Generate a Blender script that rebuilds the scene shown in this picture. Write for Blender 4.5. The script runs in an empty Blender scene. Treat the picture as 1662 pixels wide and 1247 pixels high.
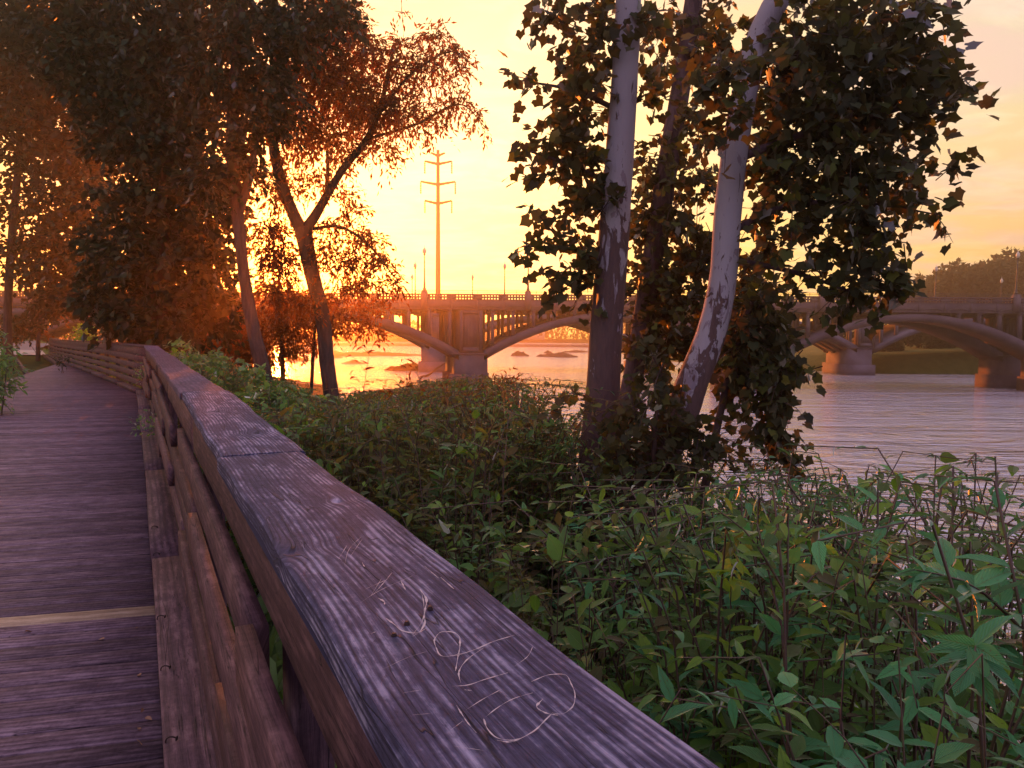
import bpy, math, random
import numpy as np
from mathutils import Vector
random.seed(7); rng = np.random.default_rng(7)
scene = bpy.context.scene
R = math.radians
# ------------------------------------------------------------------ camera
CAMZ = 1.51; F = 1200.0; PITCH = math.atan(88.5/1200.0); ROLL = R(0.4)
cf = np.array([0, math.cos(PITCH), -math.sin(PITCH)])
cr0 = np.array([1.0, 0, 0]); cu0 = np.array([0, math.sin(PITCH), math.cos(PITCH)])
cr = cr0*math.cos(ROLL) + cu0*math.sin(ROLL); cu = cu0*math.cos(ROLL) - cr0*math.sin(ROLL)
cam_d = bpy.data.cameras.new('camera'); cam = bpy.data.objects.new('camera', cam_d)
scene.collection.objects.link(cam); scene.camera = cam
cam_d.sensor_width = 36; cam_d.lens = 36*F/1662; cam_d.clip_end = 3000; cam_d.clip_start = 0.02
from mathutils import Matrix
cam.matrix_world = Matrix(((cr[0], cu[0], -cf[0], 0), (cr[1], cu[1], -cf[1], 0), (cr[2], cu[2], -cf[2], CAMZ), (0, 0, 0, 1)))

def ray(px, py): return cf + (px-831)/F*cr + (623.5-py)/F*cu
def at(px, py, Y):
    d = ray(px, py); return np.array([0, 0, CAMZ]) + d*(Y/d[1])
def atz(px, py, z):
    d = ray(px, py); return np.array([0, 0, CAMZ]) + d*((z-CAMZ)/d[2])
def proj(p):
    q = np.asarray(p, float) - np.array([0, 0, CAMZ]); k = q @ cf
    return 831 + F*(q @ cr)/k, 623.5 - F*(q @ cu)/k

# ------------------------------------------------------------------ light
SUN_AZ = R(-17.5); SUN_EL = R(4.5)            # azimuth from +Y, negative = towards -X
sund = np.array([math.sin(SUN_AZ)*math.cos(SUN_EL), math.cos(SUN_AZ)*math.cos(SUN_EL), math.sin(SUN_EL)])
ld = bpy.data.lights.new('sun', 'SUN'); ld.energy = 5.0; ld.angle = R(0.6); ld.color = (1.0, 0.20, 0.025)
lo = bpy.data.objects.new('sun', ld); scene.collection.objects.link(lo)
lo.rotation_euler = Vector(tuple(-sund)).to_track_quat('-Z', 'Y').to_euler()

class NT:
    def __init__(s, t): s.t = t; t.nodes.clear()
    def n(s, typ, **kw):
        nd = s.t.nodes.new(typ)
        for k, v in kw.items():
            if k.startswith('i_'):
                k = k[2:]; k = int(k) if k.isdigit() else k.replace('_', ' ')
                s.set(nd.inputs[k], v)
            else: setattr(nd, k, v)
        return nd
    def set(s, inp, v):
        if isinstance(v, bpy.types.NodeSocket): s.t.links.new(v, inp)
        elif isinstance(v, bpy.types.Node): s.t.links.new(v.outputs[0], inp)
        else: inp.default_value = v
    def math(s, op, a, b=0.0, c=None, clamp=False):
        nd = s.n('ShaderNodeMath', operation=op, use_clamp=clamp); s.set(nd.inputs[0], a); s.set(nd.inputs[1], b)
        if c is not None: s.set(nd.inputs[2], c)
        return nd.outputs[0]
    def vmath(s, op, a, b=(0, 0, 0)):
        nd = s.n('ShaderNodeVectorMath', operation=op); s.set(nd.inputs[0], a); s.set(nd.inputs[1], b)
        return nd.outputs['Value'] if op in ('DOT_PRODUCT', 'LENGTH', 'DISTANCE') else nd.outputs[0]
    def ramp(s, fac, pts, interp='LINEAR'):
        nd = s.n('ShaderNodeValToRGB'); s.set(nd.inputs[0], fac); cr_ = nd.color_ramp; cr_.interpolation = interp
        while len(cr_.elements) < len(pts): cr_.elements.new(0.5)
        for e, (p, c) in zip(cr_.elements, pts):
            e.position = p; e.color = (c, c, c, 1) if isinstance(c, (int, float)) else tuple(c)+(1,)
        return nd.outputs[0]
    def mix(s, fac, a, b, mode='MIX'):
        nd = s.n('ShaderNodeMixRGB', blend_type=mode)
        for i, v in enumerate((fac, a, b)):
            if isinstance(v, tuple) and len(v) == 3: v = v+(1,)
            s.set(nd.inputs[i], v)
        return nd.outputs[0]
    def noise(s, vec, scale, detail=3, rough=0.55, dist=0.0):
        nd = s.n('ShaderNodeTexNoise'); s.set(nd.inputs['Vector'], vec)
        nd.inputs['Scale'].default_value = scale; nd.inputs['Detail'].default_value = detail
        nd.inputs['Roughness'].default_value = rough; nd.inputs['Distortion'].default_value = dist
        return nd.outputs[0]

world = bpy.data.worlds.new('World'); scene.world = world; world.use_nodes = True
w = NT(world.node_tree)
gen = w.n('ShaderNodeTexCoord').outputs['Generated']
sep = w.n('ShaderNodeSeparateXYZ'); w.set(sep.inputs[0], gen)
elev = w.math('MAXIMUM', sep.outputs[2], 0.0)
sx, sy = math.sin(SUN_AZ), math.cos(SUN_AZ)
hl = w.math('SQRT', w.math('ADD', w.math('MULTIPLY', sep.outputs[0], sep.outputs[0]), w.math('MULTIPLY', sep.outputs[1], sep.outputs[1])))
caz = w.math('DIVIDE', w.math('ADD', w.math('MULTIPLY', sep.outputs[0], sx), w.math('MULTIPLY', sep.outputs[1], sy)), w.math('MAXIMUM', hl, 1e-3))
gA = w.ramp(elev, [(0, (.98, .44, .04)), (.07, (.95, .72, .10)), (.2, (.90, .69, .17)), (.38, (.76, .48, .19)), (.60, (.62, .46, .38)), (1, (.30, .24, .54))])
gB = w.ramp(elev, [(0, (.80, .42, .10)), (.1, (.72, .45, .13)), (.19, (.66, .44, .17)), (.27, (.55, .49, .24)), (.34, (.52, .47, .27)), (.42, (.54, .40, .27)), (.62, (.50, .42, .46)), (1, (.30, .24, .54))])
gC = w.ramp(elev, [(0, (.25, .17, .32)), (.3, (.33, .26, .54)), (1, (.30, .24, .54))])
fB = w.ramp(caz, [(.62, 0.0), (.93, 1.0)], 'EASE')
fC = w.ramp(w.math('MULTIPLY_ADD', caz, .5, .5), [(.38, 0.0), (.78, 1.0)], 'EASE')
skyc = w.mix(fB, gB, gA); skyc = w.mix(fC, gC, skyc)
def lobe(az, el, wa, pw=1.0):
    d = (math.sin(az)*math.cos(el), math.cos(az)*math.cos(el), math.sin(el))
    c = w.vmath('DOT_PRODUCT', gen, d)
    return w.math('POWER', 2.71828, w.math('MULTIPLY', w.math('SUBTRACT', c, 1.0), wa))
# clouds: projected onto a plane high above
iz = w.math('DIVIDE', 1.0, w.math('ADD', elev, .10))
cv = w.n('ShaderNodeCombineXYZ'); w.set(cv.inputs[0], w.math('MULTIPLY', sep.outputs[0], iz)); w.set(cv.inputs[1], w.math('MULTIPLY', w.math('MULTIPLY', sep.outputs[1], iz), 1.3))
cn = w.noise(cv.outputs[0], 1.15, 6, .58, .4)
cm = w.ramp(cn, [(.44, 0.0), (.62, 1.0)], 'EASE')
cc = w.mix(fB, (.60, .40, .33), (.84, .48, .24)); cc = w.mix(fC, (.36, .26, .38), cc)
skyc = w.mix(w.math('MULTIPLY', cm, .8), skyc, cc)
cn2 = w.noise(cv.outputs[0], 3.1, 5, .6, 1.2)
skyc = w.mix(w.math('MULTIPLY', w.ramp(cn2, [(.47, 0.0), (.68, 1.0)]), .5), skyc, w.mix(.5, skyc, (1.0, .86, .6)))
g1 = lobe(R(-5), R(11), 38); g2 = lobe(SUN_AZ, SUN_EL, 42)
skyc = w.mix(1.0, skyc, w.mix(w.math('MULTIPLY', g1, 1.0, clamp=True), (0, 0, 0), (.50, .46, .22)), 'ADD')
skyc = w.mix(1.0, skyc, w.mix(w.math('MULTIPLY', g2, 1.0, clamp=True), (0, 0, 0), (3.2, .66, .02)), 'ADD')
ns = w.n('ShaderNodeTexSky', sky_type='NISHITA', sun_disc=False); ns.sun_elevation = SUN_EL; ns.sun_rotation = SUN_AZ
dn = w.ramp(w.math('MULTIPLY_ADD', sep.outputs[2], .5, .5), [(.485, .12), (.5, 1.0)])
skyc = w.mix(1.0, skyc, dn, 'MULTIPLY')
b1 = w.n('ShaderNodeBackground', i_Color=skyc, i_Strength=1.0)
b2 = w.n('ShaderNodeBackground', i_Color=ns.outputs[0], i_Strength=0.05)
ad = w.n('ShaderNodeAddShader', i_0=b1, i_1=b2)
wo = w.n('ShaderNodeOutputWorld', i_Surface=ad)

vs = scene.view_settings; vs.view_transform = 'Standard'; vs.look = 'None'; vs.exposure = 0.6; vs.gamma = 1.0
cy = scene.cycles; cy.max_bounces = 5; cy.diffuse_bounces = 2; cy.glossy_bounces = 2; cy.transmission_bounces = 3
cy.volume_bounces = 0; cy.caustics_reflective = False; cy.caustics_refractive = False; cy.sample_clamp_indirect = 4.0
cy.use_denoising = True

# ------------------------------------------------------------------ materials
def mat(name):
    m = bpy.data.materials.new(name); m.use_nodes = True; t = NT(m.node_tree); return m, t
def finish(t, sh, disp=None):
    t.n('ShaderNodeOutputMaterial', i_Surface=sh)
def bump(t, h, strength, dist):
    b = t.n('ShaderNodeBump', i_Height=h); b.inputs['Strength'].default_value = strength; b.inputs['Distance'].default_value = dist
    return b.outputs[0]
def oc(t): return t.n('ShaderNodeTexCoord').outputs['Object']
def gpos(t): return t.n('ShaderNodeNewGeometry').outputs['Position']
def scaled(t, v, s): return t.vmath('MULTIPLY', v, s)

def rough_mat(name, c1, c2, scale, rough=.85, bscale=None, bs=.3, bd=.02, vec=None, spec=.3):
    m, t = mat(name); v = vec(t) if vec else gpos(t)
    n = t.noise(v, scale, 5, .6); col = t.mix(t.ramp(n, [(.3, 0.0), (.7, 1.0)]), c1, c2)
    p = t.n('ShaderNodeBsdfPrincipled', i_Base_Color=col, i_Roughness=rough)
    p.inputs['Specular IOR Level'].default_value = spec
    t.set(p.inputs['Normal'], bump(t, t.noise(v, bscale or scale*4, 5, .65), bs, bd)); finish(t, p); return m

def leaf_mat(name, cols, trans=.35, gloss=.12, tcol=(1, .8, .35), rough=.45, vein=False):
    m, t = mat(name)
    ri = t.n('ShaderNodeNewGeometry').outputs['Random Per Island']
    k = len(cols); col = t.ramp(ri, [(i/(k-1) if k > 1 else 0, c) for i, c in enumerate(cols)])
    nn = t.noise(gpos(t), 1.3, 2); col = t.mix(1.0, col, t.ramp(nn, [(.3, .72), (.7, 1.3)]), 'MULTIPLY')
    nrm = None
    if vein:
        lv = t.n('ShaderNodeAttribute', attribute_name='wood').outputs['Vector']; sv = t.n('ShaderNodeSeparateXYZ'); t.set(sv.inputs[0], lv)
        ay = t.math('ABSOLUTE', sv.outputs[1]); mid = t.ramp(ay, [(0, 1.0), (.016, 0.0)])
        side = t.math('SINE', t.math('SUBTRACT', t.math('MULTIPLY', sv.outputs[0], 62.0), t.math('MULTIPLY', ay, 150.0)))
        sidem = t.ramp(side, [(.86, 0.0), (1.0, 1.0)])
        col = t.mix(t.math('MULTIPLY', t.math('MAXIMUM', mid, t.math('MULTIPLY', sidem, .4)), .5), col, (.22, .30, .12))
        bl = t.noise(scaled(t, gpos(t), (60, 60, 60)), 1.0, 3); col = t.mix(t.ramp(bl, [(.62, 0.0), (.72, .7)]), col, (.12, .085, .035))
        nrm = bump(t, t.math('SUBTRACT', t.math('MULTIPLY', side, .25), mid), .7, .004)
    d = t.n('ShaderNodeBsdfDiffuse', i_Color=col)
    if nrm is not None: t.set(d.inputs['Normal'], nrm)
    tc = t.mix(1.0, col, tcol, 'MULTIPLY'); tc = t.mix(1.0, tc, (2.6, 2.6, 2.6), 'MULTIPLY')
    tr = t.n('ShaderNodeBsdfTranslucent', i_Color=tc)
    s = t.n('ShaderNodeMixShader', i_0=trans, i_1=d, i_2=tr)
    if gloss > 0:
        g = t.n('ShaderNodeBsdfGlossy', i_Color=(.8, .8, .8, 1), i_Roughness=rough)
        fr = t.n('ShaderNodeFresnel', i_IOR=1.35)
        if nrm is not None: t.set(g.inputs['Normal'], nrm)
        s = t.n('ShaderNodeMixShader', i_0=t.math('MULTIPLY', fr.outputs[0], gloss*4), i_1=s, i_2=g)
    finish(t, s); return m

def wood_mat(name, dark, mid, light, rings=26.0, bd=.004, rough=.75, lo_amp=9.0, fib_w=.7, ring_w=.55, patch=.45):
    m, t = mat(name)
    a = t.n('ShaderNodeAttribute', attribute_name='wood').outputs['Vector']
    lo_ = t.noise(scaled(t, a, (.9, 7, 1)), 1.0, 3, .5)
    sp = t.n('ShaderNodeSeparateXYZ'); t.set(sp.inputs[0], a)
    jag = t.noise(scaled(t, a, (7, 60, 1)), 1.0, 3, .6)
    ph = t.math('ADD', t.math('ADD', t.math('MULTIPLY', sp.outputs[1], rings*6.283), t.math('MULTIPLY', lo_, lo_amp)), t.math('MULTIPLY', jag, 2.2))
    irr = t.noise(scaled(t, a, (.25, 22, 1)), 1.0, 3, .6)
    ph = t.math('ADD', ph, t.math('MULTIPLY', irr, 13.0*rings/60))
    rg = t.math('MULTIPLY_ADD', t.math('SINE', ph), .5, .5)
    rg = t.math('POWER', rg, .8)
    fib = t.noise(scaled(t, a, (9.0, 420, 1)), 1.0, 4, .7)
    blot = t.noise(scaled(t, a, (6, 16, 1)), 1.0, 5, .7)
    cross = t.noise(scaled(t, a, (60, 30, 1)), 1.0, 3, .6)
    crk = t.noise(scaled(t, a, (1.1, 30, 1)), 1.0, 2, .5, .6)
    crack = t.ramp(t.math('ABSOLUTE', t.math('SUBTRACT', crk, .5)), [(0, 1.0), (.008, 0.0)])
    rstr = t.ramp(blot, [(.38, .15), (.6, 1.0)])
    h = t.math('ADD', t.math('MULTIPLY', t.math('MULTIPLY', rg, rstr), ring_w), t.math('MULTIPLY', fib, fib_w))
    h = t.math('ADD', h, t.math('MULTIPLY', t.math('SUBTRACT', cross, .5), .25))
    col = t.ramp(h, [(.25, dark), (.62, mid), (1.0, light)])
    col = t.mix(t.ramp(blot, [(.52, 0.0), (.75, patch)]), col, light)
    rv = t.ramp(sp.outputs[2], [(0, .72), (1, 1.25)]); col = t.mix(1.0, col, rv, 'MULTIPLY')
    spots = t.noise(scaled(t, a, (40, 90, 1)), 1.0, 3, .6)
    col = t.mix(t.ramp(spots, [(.60, 0.0), (.72, .5)]), col, dark)
    col = t.mix(t.math('MULTIPLY', crack, .85), col, (.012, .008, .012))
    p = t.n('ShaderNodeBsdfPrincipled', i_Base_Color=col, i_Roughness=rough); p.inputs['Specular IOR Level'].default_value = .25
    hh = t.math('SUBTRACT', h, t.math('MULTIPLY', crack, 1.2))
    t.set(p.inputs['Normal'], bump(t, hh, .8, bd)); finish(t, p); return m
M = {}
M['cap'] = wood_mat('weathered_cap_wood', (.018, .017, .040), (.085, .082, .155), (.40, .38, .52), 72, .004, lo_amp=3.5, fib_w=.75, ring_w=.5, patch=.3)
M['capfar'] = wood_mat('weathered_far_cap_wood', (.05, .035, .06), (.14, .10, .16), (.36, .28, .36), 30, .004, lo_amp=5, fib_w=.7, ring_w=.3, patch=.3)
M['deckwood'] = wood_mat('weathered_deck_wood', (.06, .036, .05), (.27, .185, .22), (.45, .34, .38), 30, .0025, ring_w=.3)
M['railwood'] = wood_mat('brown_rail_wood', (.045, .022, .026), (.17, .09, .095), (.36, .21, .20), 34, .0009, lo_amp=4, ring_w=.2)
M['palewood'] = wood_mat('pale_new_wood', (.40, .28, .17), (.62, .47, .30), (.75, .6, .42), 14, .002)
M['kerb'] = wood_mat('kerb_wood', (.04, .022, .03), (.13, .072, .085), (.25, .16, .165), 24, .002, ring_w=.4)
M['scratch'] = rough_mat('scratched_wood', (.66, .58, .56), (.42, .36, .38), 90, bscale=200, bd=.001)
M['nail'] = rough_mat('rusty_iron', (.02, .012, .012), (.05, .025, .02), 60, rough=.6)
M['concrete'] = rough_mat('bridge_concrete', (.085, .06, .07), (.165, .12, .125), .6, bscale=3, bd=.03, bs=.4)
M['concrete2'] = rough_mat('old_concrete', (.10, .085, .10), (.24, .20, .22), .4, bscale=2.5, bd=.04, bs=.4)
M['metal'] = rough_mat('painted_metal', (.05, .045, .04), (.08, .07, .06), 5, rough=.5, bs=.1)
M['polemetal'] = rough_mat('weathering_steel', (.07, .035, .025), (.11, .055, .035), 1.0, rough=.6, bs=.1)
M['rock'] = rough_mat('river_rock', (.03, .02, .02), (.08, .05, .045), 1.5, bscale=3, bd=.2, bs=.8)
M['bartop'] = rough_mat('grassy_bar', (.03, .028, .015), (.07, .055, .028), 1.0, bscale=6, bd=.2, bs=.8)
M['asphalt'] = rough_mat('path_asphalt', (.19, .15, .15), (.26, .21, .20), 2.0, bscale=60, bd=.01)
M['slab'] = rough_mat('pale_path_concrete', (.42, .36, .30), (.55, .48, .40), 1.5, bscale=40, bd=.005)
M['bldg'] = rough_mat('pale_wall', (.55, .50, .50), (.66, .60, .60), .2, bs=.1)
M['bldgroof'] = rough_mat('roof_sheet', (.20, .15, .15), (.28, .2, .2), .2, bs=.1)
M['glass'] = rough_mat('dark_window', (.03, .03, .04), (.05, .05, .06), .5, rough=.2, bs=.0)
M['frost'] = rough_mat('frosted_globe', (.75, .66, .45), (.85, .75, .55), 5, rough=.4, bs=.0)
def bark_mat(name, c1, c2, sc=6):
    m, t = mat(name); v = scaled(t, oc(t), (1, 1, .22))
    n = t.noise(v, sc, 6, .7, .5); f = t.noise(scaled(t, oc(t), (1, 1, .15)), sc*5, 4, .7)
    col = t.mix(t.ramp(n, [(.35, 0.0), (.65, 1.0)]), c1, c2)
    p = t.n('ShaderNodeBsdfPrincipled', i_Base_Color=col, i_Roughness=.9); p.inputs['Specular IOR Level'].default_value = .15
    t.set(p.inputs['Normal'], bump(t, t.math('ADD', n, t.math('MULTIPLY', f, .6)), .9, .04)); finish(t, p); return m
M['bark'] = bark_mat('dark_bark', (.050, .032, .03), (.13, .085, .07))
def sycamore_mat(name, lo_z, hi_z):
    m, t = mat(name); o = oc(t); sp = t.n('ShaderNodeSeparateXYZ'); t.set(sp.inputs[0], o)
    n = t.noise(scaled(t, o, (1, 1, .33)), 7.5, 5, .62, .9)
    hf = t.n('ShaderNodeMapRange', i_Value=sp.outputs[2]); hf.inputs[1].default_value = lo_z; hf.inputs[2].default_value = hi_z
    hf.inputs[3].default_value = .22; hf.inputs[4].default_value = -.10
    k = t.math('ADD', n, hf.outputs[0])
    patch = t.ramp(k, [(.56, 0.0), (.575, 1.0)])
    p2 = t.ramp(t.math('ADD', t.noise(scaled(t, o, (1, 1, .4)), 12, 4, .6, .6), t.math('MULTIPLY', hf.outputs[0], .6)), [(.56, 0.0), (.58, 1.0)])
    pale = t.mix(t.noise(scaled(t, o, (1, 1, .3)), 3, 3), (.42, .375, .385), (.27, .24, .255))
    mid = (.25, .20, .22); brn = t.mix(t.noise(scaled(t, o, (1, 1, .2)), 22, 5, .7), (.05, .03, .03), (.17, .105, .09))
    col = t.mix(p2, pale, mid); col = t.mix(patch, col, brn)
    p = t.n('ShaderNodeBsdfPrincipled', i_Base_Color=col, i_Roughness=.8); p.inputs['Specular IOR Level'].default_value = .2
    h = t.math('ADD', t.math('ADD', patch, t.math('MULTIPLY', p2, .4)), t.math('MULTIPLY', t.noise(scaled(t, o, (1, 1, .25)), 40, 4, .7), .8))
    t.set(p.inputs['Normal'], bump(t, h, .7, .012)); finish(t, p); return m
# leaves
M['syc'] = leaf_mat('sycamore_leaves', [(.048, .062, .026), (.066, .070, .030), (.040, .048, .03), (.10, .125, .028)], .34, .04, (1, .62, .30))
M['dense'] = leaf_mat('dense_tree_leaves', [(.024, .040, .024), (.046, .072, .030), (.034, .042, .028)], .07, .03, (2.2, .55, .18))
M['light'] = leaf_mat('light_tree_leaves', [(.070, .050, .022), (.10, .062, .024), (.055, .045, .022)], .6, .03, (2.3, .82, .18))
M['vine'] = leaf_mat('bank_plant_leaves', [(.080, .175, .040), (.125, .27, .045), (.062, .135, .040), (.21, .36, .035), (.09, .23, .07), (.11, .08, .035)], .26, .16, (.9, 1, .4), vein=True)
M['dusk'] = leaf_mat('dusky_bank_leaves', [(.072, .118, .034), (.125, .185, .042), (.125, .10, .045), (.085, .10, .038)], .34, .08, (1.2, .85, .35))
M['teal'] = leaf_mat('broad_plant_leaves', [(.07, .25, .10), (.11, .36, .13), (.06, .19, .085)], .22, .18, (.8, 1, .5), vein=True)
M['yel'] = leaf_mat('young_leaves', [(.16, .27, .03), (.22, .34, .04)], .45, .1, (1, 1, .4))
M['farleaf'] = leaf_mat('far_tree_leaves', [(.045, .058, .028), (.075, .080, .035), (.06, .06, .035)], .25, 0, (1, .8, .4))
M['grassm'] = leaf_mat('grass_blades', [(.07, .10, .02), (.13, .15, .03), (.09, .12, .03)], .3, 0, (1, .9, .3))
M['stem'] = rough_mat('plant_stem', (.10, .05, .05), (.12, .10, .045), 9, rough=.6, bs=.1)
M['flower'] = rough_mat('greenish_flowers', (.45, .42, .30), (.30, .30, .17), 40, rough=.8, bs=.1)
M['berry'] = rough_mat('dark_berries', (.02, .012, .02), (.05, .02, .04), 30, rough=.4, bs=.0)
M['deadleaf'] = leaf_mat('dead_leaves', [(.35, .22, .14), (.22, .12, .08)], .1, 0)
M['earth'] = rough_mat('bank_earth', (.025, .020, .014), (.06, .048, .028), 1.2, bscale=6, bd=.1, bs=.8)
def ground_mat():
    m, t = mat('riverbank_ground'); v = gpos(t); sp = t.n('ShaderNodeSeparateXYZ'); t.set(sp.inputs[0], v)
    n = t.noise(v, .7, 5, .65); g = t.mix(t.ramp(n, [(.35, 0.0), (.65, 1.0)]), (.10, .12, .025), (.17, .17, .045))
    f0 = t.n('ShaderNodeMapRange', i_Value=sp.outputs[2]); f0.inputs[1].default_value = -1.0; f0.inputs[2].default_value = -.5
    f1 = t.n('ShaderNodeMapRange', i_Value=sp.outputs[0]); f1.inputs[1].default_value = 22; f1.inputs[2].default_value = 28
    f = t.n('ShaderNodeMath', operation='MAXIMUM', i_0=f0.outputs[0], i_1=f1.outputs[0])
    col = t.mix(f.outputs[0], t.mix(n, (.02, .018, .012), (.06, .05, .028)), g)
    p = t.n('ShaderNodeBsdfPrincipled', i_Base_Color=col, i_Roughness=.95); p.inputs['Specular IOR Level'].default_value = .1
    t.set(p.inputs['Normal'], bump(t, t.noise(v, 9, 6, .7), .9, .08)); finish(t, p); return m
M['ground'] = ground_mat()
def water_mat():
    m, t = mat('river_water'); v = gpos(t)
    n1 = t.noise(scaled(t, v, (.55, 1.1, 1)), 1.3, 6, .62, .6)
    n2 = t.noise(scaled(t, v, (.22, .8, 1)), .40, 4, .65, 1.0)
    n3 = t.noise(scaled(t, v, (.6, 1.3, 1)), 6.5, 3, .6)
    ripple_glint = t.ramp(t.noise(scaled(t, v, (.10, .8, 1)), .6, 6, .7, .8), [(.50, 0.0), (.70, .55)])  # pale streaks: ripple highlights painted into the base colour
    silt_sheen = t.mix(t.ramp(t.noise(scaled(t, v, (.06, .35, 1)), .6, 5, .65), [(.38, 0.0), (.62, 1.0)]), (.12, .10, .17), (.40, .34, .30))  # silty tan, with violet and cream ripple reflections painted in as streaks
    col = t.mix(ripple_glint, silt_sheen, (.55, .47, .42))
    p = t.n('ShaderNodeBsdfPrincipled', i_Base_Color=col, i_Roughness=.08, i_IOR=2.1)
    h = t.math('ADD', t.math('ADD', t.math('MULTIPLY', n1, 1.0), t.math('MULTIPLY', n2, 4.5)), t.math('MULTIPLY', n3, .16))
    nb = bump(t, h, 1.0, .75); t.set(p.inputs['Normal'], nb)
    gl = t.n('ShaderNodeBsdfGlossy', i_Color=(.98, .96, .92, 1), i_Roughness=.14, i_Normal=nb)
    finish(t, t.n('ShaderNodeMixShader', i_0=.62, i_1=p, i_2=gl)); return m
M['water'] = water_mat()
def foam_mat():
    m, t = mat('falling_water'); n = t.noise(scaled(t, gpos(t), (2.2, 2.2, .2)), 2.0, 4, .7)
    p = t.n('ShaderNodeBsdfPrincipled', i_Base_Color=t.mix(n, (.4, .42, .48), (.85, .88, .92)), i_Roughness=.5)
    t.set(p.inputs['Normal'], bump(t, n, .6, .2)); finish(t, p); return m
M['fall'] = foam_mat()

# ------------------------------------------------------------------ mesh helpers
def link(o, parent=None):
    scene.collection.objects.link(o)
    if parent is not None: o.parent = parent
    return o
def tag(o, label=None, cat=None, group=None, kind=None):
    if label: o['label'] = label
    if cat: o['category'] = cat
    if group: o['group'] = group
    if kind: o['kind'] = kind
    return o
def empty(name, loc=(0, 0, 0), **kw):
    o = bpy.data.objects.new(name, None); o.location = loc; link(o); o.empty_display_size = .2; tag(o, **kw); return o
def fast_mesh(name, V, Fc, material, parent=None, smooth=False, attr=None, loc=None):
    """V (n,3); Fc = list of (m,k) int arrays"""
    me = bpy.data.meshes.new(name); V = np.asarray(V, np.float32)
    if loc is not None: V = V - np.asarray(loc, np.float32)
    Fc = [np.asarray(f, np.int32) for f in Fc if len(f)]
    me.vertices.add(len(V)); me.vertices.foreach_set('co', V.ravel())
    tot = sum(f.size for f in Fc); npoly = sum(len(f) for f in Fc)
    me.loops.add(tot); me.loops.foreach_set('vertex_index', np.concatenate([f.ravel() for f in Fc]))
    me.polygons.add(npoly)
    sizes = np.concatenate([np.full(len(f), f.shape[1], np.int32) for f in Fc])
    starts = np.concatenate([[0], np.cumsum(sizes)[:-1]]).astype(np.int32)
    me.polygons.foreach_set('loop_start', starts); me.polygons.foreach_set('loop_total', sizes)
    if smooth: me.polygons.foreach_set('use_smooth', np.ones(npoly, bool))
    if attr is not None:
        a = me.attributes.new('wood', 'FLOAT_VECTOR', 'POINT'); a.data.foreach_set('vector', np.asarray(attr, np.float32).ravel())
    me.update(calc_edges=True)
    me.materials.append(material)
    o = bpy.data.objects.new(name, me)
    if loc is not None: o.location = tuple(float(q) for q in loc)
    return link(o, parent)
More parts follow.
